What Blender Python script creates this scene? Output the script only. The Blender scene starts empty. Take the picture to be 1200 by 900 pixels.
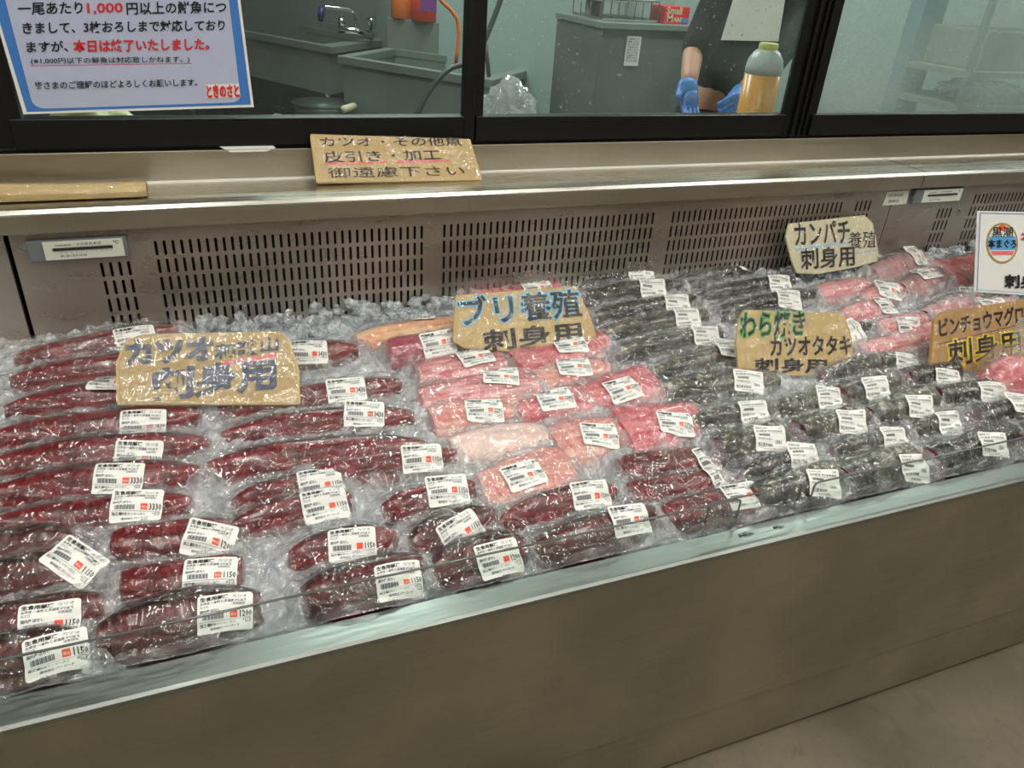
import bpy, bmesh, math, random
import numpy as np
from mathutils import Vector, Matrix
random.seed(7); RNG = np.random.default_rng(11)
SC = bpy.context.scene; COL = SC.collection
# ------------------------------------------------------------------ camera frame (pixel <-> world, 1200x900)
F = 888.0
CX = np.array([0.93020365, -0.12726391, 0.3442747]); CD = np.array([-0.06346381, 0.86807246, 0.49236425])
CD = CD - CX * (CD @ CX); CD /= np.linalg.norm(CD); CX /= np.linalg.norm(CX)
CY = np.cross(CX, CD)
RM = np.stack([CX, CY, -CD]); CAM = np.array([0, 0, 1.5])
def ray(x, y): return RM @ np.array([x - 600, y - 450, F])
def onz(x, y, z):
    r = ray(x, y); return CAM + r * ((z - CAM[2]) / r[2])
def ony(x, y, yy):
    r = ray(x, y); return CAM + r * (yy / r[1])
def onplane(x, y, p, n):
    r = ray(x, y); return CAM + r * (((p - CAM) @ n) / (r @ n))
# ------------------------------------------------------------------ materials
def lin(r, g, b):
    f = lambda c: (c / 255) / 12.92 if c <= 10 else (((c / 255) + .055) / 1.055) ** 2.4
    return (f(r), f(g), f(b), 1)
class NT:
    def __init__(s, name):
        s.m = bpy.data.materials.new(name); s.m.use_nodes = True; s.t = s.m.node_tree; s.t.nodes.clear()
        s.out = s.n('ShaderNodeOutputMaterial')
    def n(s, ty, **kw):
        nd = s.t.nodes.new(ty)
        for k, v in kw.items():
            if k.startswith('i_'):
                nd.inputs[k[2:].replace('_', ' ')].default_value = v
            else: setattr(nd, k, v)
        return nd
    def l(s, a, b): s.t.links.new(a, b)
    def noise(s, scale, detail=3, stretch=None, coord='Object', rough=.5, dist=0):
        tc = s.n('ShaderNodeTexCoord'); src = tc.outputs[coord]
        if stretch:
            mp = s.n('ShaderNodeMapping'); mp.inputs['Scale'].default_value = stretch
            s.l(src, mp.inputs['Vector']); src = mp.outputs[0]
        nz = s.n('ShaderNodeTexNoise'); nz.inputs['Scale'].default_value = scale; nz.inputs['Detail'].default_value = detail
        nz.inputs['Roughness'].default_value = rough; nz.inputs['Distortion'].default_value = dist
        s.l(src, nz.inputs['Vector']); return nz.outputs['Fac']
    def ramp(s, fac, stops):
        r = s.n('ShaderNodeValToRGB'); cr = r.color_ramp
        while len(cr.elements) < len(stops): cr.elements.new(.5)
        for e, (p, c) in zip(cr.elements, stops): e.position = p; e.color = c
        s.l(fac, r.inputs[0]); return r.outputs[0]
    def mapr(s, fac, a, b, c=0., d=1.):
        r = s.n('ShaderNodeMapRange'); r.inputs[1].default_value = a; r.inputs[2].default_value = b
        r.inputs[3].default_value = c; r.inputs[4].default_value = d; s.l(fac, r.inputs[0]); return r.outputs[0]
    def math(s, op, a, b=None):
        m = s.n('ShaderNodeMath', operation=op)
        for i, v in enumerate((a, b)):
            if v is None: continue
            if isinstance(v, (int, float)): m.inputs[i].default_value = v
            else: s.l(v, m.inputs[i])
        return m.outputs[0]
    def mixc(s, fac, a, b):
        m = s.n('ShaderNodeMix', data_type='RGBA')
        for i, v in ((0, fac), (6, a), (7, b)):
            if isinstance(v, (int, float, tuple)): m.inputs[i].default_value = v
            else: s.l(v, m.inputs[i])
        return m.outputs[2]
    def schlick(s, bn=None, f0=.04, k=.9, pw=4.):
        lw = s.n('ShaderNodeLayerWeight'); lw.inputs['Blend'].default_value = .5
        if bn is not None: s.l(bn, lw.inputs['Normal'])
        return s.math('ADD', s.math('MULTIPLY', s.math('POWER', lw.outputs['Facing'], pw), k), f0)
    def attr(s, name):
        a = s.n('ShaderNodeAttribute'); a.attribute_name = name; return a.outputs['Fac']
    def bump(s, h, strength=.3, dist=.01):
        b = s.n('ShaderNodeBump'); b.inputs['Strength'].default_value = strength; b.inputs['Distance'].default_value = dist
        s.l(h, b.inputs['Height']); return b.outputs[0]
    def pbr(s, col, rough=.5, metal=0., normal=None, coat=0., sss=0., trans=0., ior=None, emit=None, es=0, spec=None):
        p = s.n('ShaderNodeBsdfPrincipled')
        for k, v in (('Base Color', col), ('Roughness', rough), ('Metallic', metal), ('Normal', normal)):
            if v is None: continue
            if isinstance(v, (int, float, tuple)): p.inputs[k].default_value = v
            else: s.l(v, p.inputs[k])
        p.inputs['Coat Weight'].default_value = coat; p.inputs['Coat Roughness'].default_value = .08
        p.inputs['Transmission Weight'].default_value = trans
        if spec is not None: p.inputs['Specular IOR Level'].default_value = spec
        if ior: p.inputs['IOR'].default_value = ior
        if emit: p.inputs['Emission Color'].default_value = emit; p.inputs['Emission Strength'].default_value = es
        s.l(p.outputs[0], s.out.inputs[0]); return p
def simple(name, col, rough=.5, metal=0., noise=.0, scale=30, bump=0, **kw):
    t = NT(name); c = lin(*col) if len(col) == 3 else col
    nz = t.noise(scale, 4)
    k = 1 - noise; c2 = tuple(min(1, v * (1 + noise)) for v in c[:3]) + (1,); c1 = tuple(v * k for v in c[:3]) + (1,)
    t.pbr(t.mixc(nz, c1, c2), rough, metal, t.bump(nz, bump, .002) if bump else None, **kw); return t.m
def steel(name, col, r0, r1, stretch, bump=.05, scale=6, dirt=.25, metal=1.):
    t = NT(name); nz = t.noise(scale, 5, stretch); blot = t.noise(3.2, 4, coord='Object')
    c = lin(*col); cd = tuple(v * (1 - dirt) for v in c[:3]) + (1,)
    wav = t.noise(2.0, 2)
    h = t.math('ADD', t.math('MULTIPLY', nz, .12), t.math('MULTIPLY', wav, 3.0))
    t.pbr(t.mixc(t.mapr(blot, .35, .7), c, cd), t.mapr(nz, .3, .7, r0, r1), metal, t.bump(h, bump, .02)); return t.m
M = {}
M['steel_panel'] = steel('brushed_steel_panel', (168, 160, 138), .42, .56, (.6, 3, 30), .05, 6, .3, .75)
M['steel_rim'] = steel('bright_steel_rim', (172, 178, 174), .30, .5, (3, 30, 30), .06, 5, .2)
M['steel_ledge'] = steel('brushed_steel_ledge', (205, 205, 196), .24, .36, (1, 30, 30), .03, 6, .15)
M['steel_fascia'] = steel('fascia_steel', (186, 178, 160), .34, .46, (1, 1, 60), .03, 6, .12)
M['steel_grille'] = steel('grille_steel', (186, 176, 166), .24, .36, (2, 2, 6), .02, 5, .25, .8)
M['steel_sink'] = steel('sink_steel', (134, 144, 135), .4, .55, (2, 2, 30), .05, 5, .15, .35)
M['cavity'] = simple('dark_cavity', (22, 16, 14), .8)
M['black'] = simple('black_window_frame', (7, 9, 9), .35, noise=.2)
M['darkline'] = simple('dark_joint', (10, 10, 9), .8)
M['card'] = simple('brown_cardboard', (196, 170, 118), .75, noise=.1, scale=14, bump=.1)
M['card2'] = simple('tan_cardboard', (176, 138, 84), .75, noise=.12, scale=14, bump=.1)
M['cream'] = simple('cream_tape_card', (206, 200, 168), .5, noise=.06, scale=12)
M['white'] = simple('white_paper', (226, 226, 222), .55, noise=.02)
M['wpaper'] = simple('label_paper', (236, 237, 233), .42, noise=.015)
M['ink'] = simple('black_ink', (16, 17, 20), .5)
M['inkgrey'] = simple('grey_ink', (70, 78, 92), .5)
M['navy'] = simple('faded_marker', (84, 96, 116), .6, noise=.3, scale=60)
M['red'] = simple('red_ink', (205, 30, 38), .5)
M['redsq'] = simple('orange_red_square', (240, 84, 52), .5)
M['pinkline'] = simple('pink_marker', (228, 118, 122), .5, noise=.1)
M['bluemark'] = simple('light_blue_marker', (108, 188, 222), .5)
M['blueline'] = simple('pale_blue_marker', (140, 190, 222), .5)
M['greenmark'] = simple('green_marker', (70, 172, 92), .5)
M['yellowmark'] = simple('yellow_marker', (232, 204, 36), .5)
M['purple'] = simple('purple_marker', (110, 50, 90), .5)
M['blue'] = simple('poster_blue', (62, 118, 190), .4)
M['poster'] = simple('poster_lilac', (176, 184, 208), .35, noise=.02)
M['logoblue'] = simple('emblem_blue', (90, 160, 215), .4)
M['gold'] = simple('emblem_gold', (170, 140, 70), .4)
M['thermo'] = simple('thermometer_plate', (205, 208, 196), .4)
M['thermogrey'] = simple('thermometer_holder', (104, 110, 112), .45)
# floor
t = NT('worn_vinyl_floor'); n1 = t.noise(2.2, 5); n2 = t.noise(40, 4)
n3 = t.noise(9, 5, dist=1.2)
c = t.mixc(t.mapr(n1, .35, .65), lin(84, 79, 64), lin(112, 105, 88)); c = t.mixc(t.mapr(n3, .56, .74, 0, .55), c, lin(70, 66, 55)); c = t.mixc(t.mapr(n2, .55, .75, 0, .3), c, lin(72, 68, 58))
t.pbr(c, .5, 0, t.bump(n2, .15, .004)); M['floor'] = t.m
M['ceiling'] = simple('ceiling_board', (226, 226, 220), .9, noise=.04)
M['kwall'] = simple('kitchen_wall_panel', (156, 174, 170), .45, noise=.05, scale=2)
M['kwall2'] = simple('kitchen_wall_grey', (116, 126, 124), .45, noise=.08, scale=2)
M['kfloor'] = simple('kitchen_floor', (62, 66, 64), .5, noise=.2, scale=3)
M['tan'] = simple('store_wall', (150, 142, 125), .7, noise=.05, scale=2)
# fish materials: f_u along the fish, f_v across (-1 front, 1 back)
def fish(name, flesh, flesh2, skin, skin2=None, thr=(.45, .75), mott=.5, rough=.32, spots=None, stretch=(18, 55, 55), sp=None):
    t = NT(name); n1 = t.noise(1, 4, stretch, dist=.6); n2 = t.noise(70, 3); n3 = t.noise(14, 3, dist=.8)
    c = t.mixc(t.mapr(n1, .42, .58), lin(*flesh), lin(*flesh2))
    sk = t.mixc(t.mapr(n3, .4, .62), lin(*skin), lin(*(skin2 or skin)))
    if spots: sk = t.mixc(t.mapr(t.noise(60, 5, dist=1.5), sp[0], sp[1]), sk, lin(*spots))
    v = t.math('ADD', t.attr('f_v'), t.math('MULTIPLY', t.math('SUBTRACT', n3, .5), mott))
    c = t.mixc(t.mapr(v, thr[0], thr[1]), c, sk)
    t.pbr(c, rough, 0, t.bump(t.math('ADD', n2, n1), .35, .003), coat=.35); return t.m
M['loin'] = fish('bonito_loin_flesh', (122, 8, 24), (80, 6, 18), (26, 6, 14), (58, 12, 24), thr=(.3, .6), mott=.9)
M['loin_b'] = fish('bonito_loin_brown', (96, 8, 16), (62, 8, 12), (24, 8, 12), (68, 28, 22), thr=(.0, .35), mott=.8)
M['loin_cut'] = fish('bonito_cut_face', (150, 22, 40), (118, 14, 30), (110, 14, 30), thr=(2, 3))
M['block'] = fish('bonito_block_flesh', (118, 8, 18), (76, 6, 14), (36, 8, 16), (66, 18, 24), thr=(.55, .85), mott=.6)
M['pink'] = fish('yellowtail_flesh', (206, 112, 122), (226, 172, 168), (190, 72, 88), (214, 124, 130), thr=(.0, .6), mott=1.8, stretch=(14, 80, 60))
M['pink_l'] = fish('yellowtail_pale_flesh', (228, 176, 162), (216, 138, 128), (206, 112, 118), (232, 170, 164), thr=(.2, .8), mott=1.2, stretch=(8, 60, 60))
M['pink_r'] = fish('yellowtail_red_flesh', (200, 72, 88), (222, 136, 140), (182, 50, 70), (226, 146, 146), thr=(0, .8), mott=1.4, stretch=(8, 50, 50))
M['pink_cut'] = fish('yellowtail_cut_face', (206, 74, 84), (222, 110, 112), (200, 80, 80), thr=(2, 3))
M['orange'] = fish('belly_flesh_orange', (236, 150, 110), (240, 200, 150), (234, 200, 130), (240, 170, 120), thr=(.2, .7), mott=1.0, stretch=(8, 60, 60))
M['purple_f'] = fish('dark_pink_flesh', (176, 78, 96), (150, 62, 84), (120, 50, 70), (186, 96, 106), thr=(.3, .8), mott=1.0)
M['grey'] = fish('seared_skin', (80, 77, 68), (34, 33, 31), (20, 21, 21), (104, 102, 94), thr=(-.6, .4), mott=2.2, spots=(204, 194, 158), sp=(.56, .66), rough=.28, stretch=(22, 30, 30))
M['grey_d'] = fish('seared_skin_dark', (24, 24, 25), (60, 59, 52), (12, 12, 14), (52, 54, 52), thr=(-.6, .4), mott=1.6, spots=(150, 140, 104), sp=(.6, .7), rough=.25, stretch=(22, 30, 30))
M['grey_cut'] = fish('seared_cut_face', (120, 14, 40), (84, 18, 40), (56, 22, 30), (70, 50, 48), thr=(.6, .9))
M['amber'] = fish('amberjack_flesh_skin', (206, 130, 134), (176, 140, 140), (78, 80, 82), (150, 130, 130), thr=(-.3, .5), mott=1.6)
M['whitefat'] = fish('pale_bag_flesh', (236, 208, 196), (230, 190, 182), (232, 196, 186), thr=(.2, .9), mott=1, stretch=(8, 40, 40))
# clear film
def film(name, haze0, haze1, gl=1.0, tint=(.975, .98, .98, 1), sc=1.0):
    t = NT(name)
    tc = t.n('ShaderNodeTexCoord')
    def nz(scale, st, det=2, d=0., rot=0):
        mp = t.n('ShaderNodeMapping'); mp.inputs['Scale'].default_value = st; mp.inputs['Rotation'].default_value = (0, 0, rot)
        t.l(tc.outputs['Object'], mp.inputs['Vector'])
        n = t.n('ShaderNodeTexNoise'); n.inputs['Scale'].default_value = scale * sc; n.inputs['Detail'].default_value = det; n.inputs['Distortion'].default_value = d
        t.l(mp.outputs[0], n.inputs['Vector']); return n.outputs['Fac']
    a = nz(16, (.35, 1, 1), 2, .8, .5); b = nz(22, (1, .3, 1), 2, 1.0, -.35); c = nz(60, (1, 1, 1), 2, .5)
    ra = t.math('ABSOLUTE', t.math('SUBTRACT', a, .5)); rb = t.math('ABSOLUTE', t.math('SUBTRACT', b, .5)); rc = t.math('ABSOLUTE', t.math('SUBTRACT', c, .5))
    def vor(scale, st, rot):
        mp = t.n('ShaderNodeMapping'); mp.inputs['Scale'].default_value = st; mp.inputs['Rotation'].default_value = (0, 0, rot)
        vm = t.n('ShaderNodeVectorMath', operation='ADD'); nn = t.n('ShaderNodeTexNoise'); nn.inputs['Scale'].default_value = 25 * sc; t.l(tc.outputs['Object'], nn.inputs['Vector'])
        vs = t.n('ShaderNodeVectorMath', operation='SCALE'); vs.inputs['Scale'].default_value = .022; t.l(nn.outputs['Color'], vs.inputs[0]); t.l(tc.outputs['Object'], vm.inputs[0]); t.l(vs.outputs[0], vm.inputs[1]); t.l(vm.outputs[0], mp.inputs['Vector'])
        v = t.n('ShaderNodeTexVoronoi'); v.inputs['Scale'].default_value = scale * sc; t.l(mp.outputs[0], v.inputs['Vector']); return v.outputs['Distance']
    v1 = vor(34, (.4, 1, 1), .6); v2 = vor(60, (1, .35, 1), .25)
    h = t.math('ADD', t.math('ADD', t.math('MULTIPLY', ra, .8), t.math('MULTIPLY', rb, .8)), t.math('ADD', t.math('MULTIPLY', v1, .42), t.math('MULTIPLY', v2, .22)))
    bn = t.bump(h, 1.0, .022)
    gl_s = t.n('ShaderNodeBsdfGlossy'); gl_s.inputs['Roughness'].default_value = .10; gl_s.inputs['Color'].default_value = (1, 1, 1, 1); t.l(bn, gl_s.inputs['Normal'])
    tr = t.n('ShaderNodeBsdfTransparent'); tr.inputs[0].default_value = tint
    df = t.n('ShaderNodeBsdfDiffuse'); df.inputs[0].default_value = (.80, .82, .84, 1); t.l(bn, df.inputs['Normal'])
    tl = t.n('ShaderNodeBsdfTranslucent'); tl.inputs[0].default_value = (.80, .82, .84, 1)
    md = t.n('ShaderNodeMixShader'); md.inputs[0].default_value = .4; t.l(df.outputs[0], md.inputs[1]); t.l(tl.outputs[0], md.inputs[2])
    loose = t.attr('loose')
    crease = t.mapr(t.math('MINIMUM', ra, rb), 0, .022, 1, 0)
    hz = t.math('ADD', t.mapr(loose, 0, 1, haze0, haze1), t.math('MULTIPLY', crease, .12))
    hz = t.math('MULTIPLY', hz, t.mapr(nz(11, (1, 1, 1), 3, .8), .35, .65, .35, 1.6))
    m1 = t.n('ShaderNodeMixShader'); t.l(hz, m1.inputs[0]); t.l(tr.outputs[0], m1.inputs[1]); t.l(md.outputs[0], m1.inputs[2])
    fac = t.math('MINIMUM', t.schlick(bn, .075 * gl, .55 * gl, 3.5), .7)
    m2 = t.n('ShaderNodeMixShader'); t.l(fac, m2.inputs[0]); t.l(m1.outputs[0], m2.inputs[1]); t.l(gl_s.outputs[0], m2.inputs[2])
    t.l(m2.outputs[0], t.out.inputs[0]); return t.m
M['film'] = film('clear_crinkled_film', .0, .30, 1.1)
M['film_w'] = film('whitish_crinkled_film', .14, .5)
M['film_g'] = film('grey_clear_film', .01, .26, 1.1, (.965, .975, .975, 1))
M['film_p'] = film('clear_soft_film', .06, .34, 1.4)
M['film_a'] = film('glossy_creased_film', .08, .12, 1.5, (.985, .985, .985, 1), .8)  # white haze raised partly to imitate bright reflections on the large sign
M['film_s'] = film('tight_sign_film', .02, .02, .6, (.98, .98, .98, 1), .8)
# glass, fogged glass, acrylic, water
def glass(name, fog):
    t = NT(name); tr = t.n('ShaderNodeBsdfTransparent'); tr.inputs[0].default_value = (.91, .945, .93, 1)
    gl = t.n('ShaderNodeBsdfGlossy'); gl.inputs['Roughness'].default_value = .02
    df = t.n('ShaderNodeBsdfDiffuse'); df.inputs[0].default_value = (.42, .50, .47, 1)
    tl = t.n('ShaderNodeBsdfTranslucent'); tl.inputs[0].default_value = (.42, .50, .47, 1)
    md = t.n('ShaderNodeMixShader'); md.inputs[0].default_value = .5; t.l(df.outputs[0], md.inputs[1]); t.l(tl.outputs[0], md.inputs[2])
    big = t.noise(2.2, 3); fine = t.noise(300, 2); drop = t.noise(150, 2, (1, 1, .7))
    f = t.mapr(big, .35, .65, fog[0], fog[1])
    f = t.math('ADD', f, t.mapr(drop, .67, .72, 0, fog[2]))
    f = t.math('MULTIPLY', f, t.mapr(fine, .3, .7, .75, 1.25))
    m1 = t.n('ShaderNodeMixShader'); t.l(f, m1.inputs[0]); t.l(tr.outputs[0], m1.inputs[1]); t.l(md.outputs[0], m1.inputs[2])
    m2 = t.n('ShaderNodeMixShader'); t.l(t.schlick(None, .035, .5, 5), m2.inputs[0]); t.l(m1.outputs[0], m2.inputs[1]); t.l(gl.outputs[0], m2.inputs[2])
    t.l(m2.outputs[0], t.out.inputs[0]); return t.m
M['glass1'] = glass('window_glass', (.0, .05, .12)); M['glass2'] = glass('misted_window_glass', (.0, .11, .5)); M['glass3'] = glass('fogged_window_glass', (.2, .46, .3))
t = NT('clear_acrylic'); tr = t.n('ShaderNodeBsdfTransparent'); tr.inputs[0].default_value = (.93, .95, .94, 1)
gl = t.n('ShaderNodeBsdfGlossy'); gl.inputs['Roughness'].default_value = .05; mm = t.n('ShaderNodeMixShader'); t.l(t.schlick(None, .02, .3, 5), mm.inputs[0]); t.l(tr.outputs[0], mm.inputs[1]); t.l(gl.outputs[0], mm.inputs[2]); t.l(mm.outputs[0], t.out.inputs[0]); M['acrylic'] = t.m
M['acr_edge'] = simple('acrylic_edge', (120, 126, 124), .15, noise=.2, trans=.5)
M['water'] = simple('water_drop', (235, 240, 240), .03, trans=.95, ior=1.33)
# crushed ice
t = NT('crushed_ice'); n1 = t.noise(38, 4, dist=.8); n2 = t.noise(7, 3)
c = t.mixc(t.mapr(n1, .35, .65), lin(168, 176, 182), lin(222, 228, 232)); t.pbr(c, .16, 0, t.bump(n1, .9, .012), coat=.3); M['ice'] = t.m
t = NT('ice_chip'); n1 = t.noise(60, 3)
tr = t.n('ShaderNodeBsdfTransparent'); tr.inputs[0].default_value = (.86, .9, .92, 1); df = t.n('ShaderNodeBsdfDiffuse'); df.inputs[0].default_value = (.72, .76, .78, 1)
gl = t.n('ShaderNodeBsdfGlossy'); gl.inputs['Roughness'].default_value = .1; bn = t.bump(n1, .6, .006); t.l(bn, gl.inputs['Normal'])
m1 = t.n('ShaderNodeMixShader'); t.l(t.mapr(n1, .4, .65, .2, .6), m1.inputs[0]); t.l(tr.outputs[0], m1.inputs[1]); t.l(df.outputs[0], m1.inputs[2])
m2 = t.n('ShaderNodeMixShader'); t.l(t.schlick(bn, .06, .6, 3), m2.inputs[0]); t.l(m1.outputs[0], m2.inputs[1]); t.l(gl.outputs[0], m2.inputs[2]); t.l(m2.outputs[0], t.out.inputs[0]); M['chip'] = t.m
# ------------------------------------------------------------------ object helpers
def mesh_obj(name, verts, faces, mats, parent=None, smooth=False, midx=None, attrs=None, M4=None):
    me = bpy.data.meshes.new(name); me.from_pydata([tuple(map(float, v)) for v in verts], [], [tuple(f) for f in faces])
    for m in (mats if isinstance(mats, (list, tuple)) else [mats]): me.materials.append(m)
    if midx is not None: me.polygons.foreach_set('material_index', np.asarray(midx, dtype=np.int32))
    if smooth: me.polygons.foreach_set('use_smooth', np.ones(len(me.polygons), dtype=bool))
    for k, v in (attrs or {}).items():
        a = me.attributes.new(k, 'FLOAT', 'POINT'); a.data.foreach_set('value', np.asarray(v, dtype=np.float32))
    me.update(); o = bpy.data.objects.new(name, me); COL.objects.link(o)
    if parent: o.parent = parent
    if M4 is not None: o.matrix_local = M4
    return o
def tag(o, label=None, cat=None, group=None, kind=None):
    if label: o['label'] = label
    if cat: o['category'] = cat
    if group: o['group'] = group
    if kind: o['kind'] = kind
    return o
def empty(name, loc=(0, 0, 0), rot=None):
    o = bpy.data.objects.new(name, None); COL.objects.link(o); o.empty_display_size = .05
    if rot is not None: o.matrix_basis = Matrix.Translation(Vector([float(v) for v in loc])) @ rot.to_4x4()
    else: o.location = [float(v) for v in loc]
    bpy.context.view_layer.update() if False else None
    return o
class MB:
    def __init__(s): s.v = []; s.f = []; s.mi = []
    def add(s, vs, fs, mi=0):
        k = len(s.v); s.v += [tuple(map(float, v)) for v in vs]; s.f += [tuple(i + k for i in f) for f in fs]; s.mi += [mi] * len(fs); return s
    def box(s, a, b, mi=0):
        (x0, y0, z0), (x1, y1, z1) = a, b
        return s.add([(x0, y0, z0), (x1, y0, z0), (x1, y1, z0), (x0, y1, z0), (x0, y0, z1), (x1, y0, z1), (x1, y1, z1), (x0, y1, z1)],
                     [(0, 3, 2, 1), (4, 5, 6, 7), (0, 1, 5, 4), (1, 2, 6, 5), (2, 3, 7, 6), (3, 0, 4, 7)], mi)
    def prism(s, pts, z0, z1, mi=0):
        n = len(pts); return s.add([(p[0], p[1], z0) for p in pts] + [(p[0], p[1], z1) for p in pts],
            [tuple(range(n))[::-1], tuple(range(n, 2 * n))] + [(i, (i + 1) % n, n + (i + 1) % n, n + i) for i in range(n)], mi)
    def tube(s, path, r, seg=10, mi=0, cap=True):
        P = [Vector([float(c) for c in p]) for p in path]; rs = r if isinstance(r, (list, tuple)) else [r] * len(P)
        vs = []; up = None
        for i, p in enumerate(P):
            d = (P[min(i + 1, len(P) - 1)] - P[max(i - 1, 0)]).normalized()
            if up is None: up = d.orthogonal().normalized()
            up = (up - d * up.dot(d)).normalized(); sd = d.cross(up)
            for k in range(seg):
                a = 2 * math.pi * k / seg; vs.append(p + (up * math.cos(a) + sd * math.sin(a)) * rs[i])
        fs = [(i * seg + k, i * seg + (k + 1) % seg, (i + 1) * seg + (k + 1) % seg, (i + 1) * seg + k) for i in range(len(P) - 1) for k in range(seg)]
        if cap: fs += [tuple(range(seg))[::-1], tuple(range((len(P) - 1) * seg, len(P) * seg))]
        return s.add(vs, fs, mi)
    def lathe(s, prof, c, seg=20, mi=0):
        return s.tube([(c[0], c[1], c[2] + z) for z, r in prof], [max(r, .0005) for z, r in prof], seg, mi)
    def obj(s, name, mats, parent=None, smooth=False, bevel=0, M4=None):
        o = mesh_obj(name, s.v, s.f, mats, parent, smooth, s.mi, M4=M4)
        if bevel:
            b = o.modifiers.new('bevel', 'BEVEL'); b.width = bevel; b.segments = 2; b.limit_method = 'ANGLE'
        return o
_tc = {}
def text2d(s, off=0.0, res=2):
    key = (s, off, res)
    if key not in _tc:
        c = bpy.data.curves.new('t', 'FONT'); c.body = s; c.size = 1; c.offset = off; c.resolution_u = res
        o = bpy.data.objects.new('t', c); COL.objects.link(o); dg = bpy.context.evaluated_depsgraph_get(); dg.update()
        me = bpy.data.meshes.new_from_object(o.evaluated_get(dg))
        v = np.array([q.co[:2] for q in me.vertices]).reshape(-1, 2); fs = [tuple(p.vertices) for p in me.polygons]
        bpy.data.objects.remove(o); bpy.data.curves.remove(c); bpy.data.meshes.remove(me)
        _tc[key] = (v, fs)
    return _tc[key]
# smooth lattice noise
_L = RNG.random((8, 128, 128))
def vn(x, y, k=0):
    x = np.asarray(x, float); y = np.asarray(y, float); xi = np.floor(x).astype(int); yi = np.floor(y).astype(int)
    fx = x - xi; fy = y - yi; fx = fx * fx * (3 - 2 * fx); fy = fy * fy * (3 - 2 * fy); L = _L[k % 8]
    g = lambda a, b: L[a % 128, b % 128]
    return (g(xi, yi) * (1 - fx) + g(xi + 1, yi) * fx) * (1 - fy) + (g(xi, yi + 1) * (1 - fx) + g(xi + 1, yi + 1) * fx) * fy
def ridge(x, y, k=0): return 1 - np.abs(2 * vn(x, y, k) - 1) ** .8
def sst(a, b, x): t_ = np.clip((x - a) / (b - a), 0, 1); return t_ * t_ * (3 - 2 * t_)
# ------------------------------------------------------------------ bed surface
Y0, Y1 = .832, 1.622
def zbed(x, y):
    return .603 + (y - .84) * .195 + .012 * sst(1.3, 1.9, np.asarray(x, float)) * sst(1.1, 1.5, y)
# ------------------------------------------------------------------ room
E = MB().box((-3.5, -3.2, -.06), (6.5, 1.72, 0)); o = E.obj('floor', M['floor']); tag(o, kind='structure')
def tube_light(x, y0, y1, z, power, colr, w=.12):
    t_ = empty('ceiling_light', (x, (y0 + y1) / 2, z)); L = (y1 - y0)
    MB().box((-w / 2 - .03, -L / 2, .005), (w / 2 + .03, L / 2, .06)).obj('light_housing', M['ceiling'], t_)
    ld = bpy.data.lights.new('lamp_tube', 'AREA'); ld.shape = 'RECTANGLE'; ld.size = w; ld.size_y = L * .96; ld.energy = power; ld.color = colr
    lo = bpy.data.objects.new('lamp_tube', ld); COL.objects.link(lo); lo.parent = t_
    lu = bpy.data.lights.new('ambient_uplight', 'AREA'); lu.shape = 'RECTANGLE'; lu.size = w + .1; lu.size_y = L * .96; lu.energy = power * .7; lu.color = colr  # extra upward lamp, added to brighten the ceiling for more ambient light
    uo = bpy.data.objects.new('ambient_uplight', lu); COL.objects.link(uo); uo.parent = t_; uo.rotation_euler = (math.pi, 0, 0); uo.location = (0, 0, .065)
    return t_
CE = MB().box((-3.5, -3.2, 2.95), (6.5, 1.72, 3.03)).obj('ceiling', M['ceiling']); tag(CE, kind='structure')
CONE = (1, .965, .90)
lb = ['leftmost white ceiling tube light above the shop floor', 'white ceiling tube light above the left half of the case', 'white ceiling tube light above the middle of the case', 'white ceiling tube light above the right part of the case', 'rightmost white ceiling tube light above the shop floor']
for i, x in enumerate((-1.9, -.35, 1.05, 2.55, 4.1)):
    q = tube_light(x, -.5, 1.15, 2.62, 15, CONE, .07); tag(q, lb[i], 'light', 'shop ceiling lights')
    q = tube_light(x, -2.7, -1.2, 2.62, 11, CONE, .07); tag(q, lb[i].replace('above the', 'behind the camera over the', 1), 'light', 'shop ceiling lights')
# store side walls far behind the camera
o = MB().box((-3.6, -3.3, 0), (6.6, -3.2, 3)).obj('wall_front', M['tan']); tag(o, kind='structure')
o = MB().box((-3.6, -3.2, 0), (-3.5, 1.72, 3)).obj('wall_left', M['tan']); tag(o, kind='structure')
o = MB().box((6.5, -3.2, 0), (6.6, 1.72, 3)).obj('wall_right', M['tan']); tag(o, kind='structure')
# ------------------------------------------------------------------ display case
YF = .782; X0, X1 = -1.3, 3.6; XE = 3.2
case = empty('display_case', (1, .78, 0)); tag(case, 'long stainless steel refrigerated fish case with slotted back panel', 'display case')
off = Matrix.Translation((-1, -.78, 0))
def cpart(mb, name, m, bevel=0, smooth=False): return mb.obj(name, m, case, smooth, bevel, M4=off)
cpart(MB().box((X0, YF, .168), (X1, YF + .03, .604)), 'front_panel', M['steel_panel'], .002)
cpart(MB().box((X0, YF + .004, .012), (X1, YF + .03, .166)), 'kick_panel', M['steel_panel'])
# rim: profile with a folded lip
prof = [(YF - .002, .606), (YF - .003, .6165), (YF + .001, .6205), (YF + .022, .6205), (YF + .024, .6185), (YF + .046, .6185), (YF + .049, .615), (YF + .049, .56), (YF + .046, .56), (YF + .044, .596)]
mb = MB(); n = len(prof); mb.add([(X0, p[0], p[1]) for p in prof] + [(X1, p[0], p[1]) for p in prof], [(i, (i + 1) % n, n + (i + 1) % n, n + i) for i in range(n)] + [tuple(range(n)), tuple(range(n, 2 * n))[::-1]])
cpart(mb, 'front_rim', M['steel_rim'])
cpart(MB().box((X0, YF + .03, .02), (X1, 1.70, .55)), 'case_body', M['cavity'])
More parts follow.
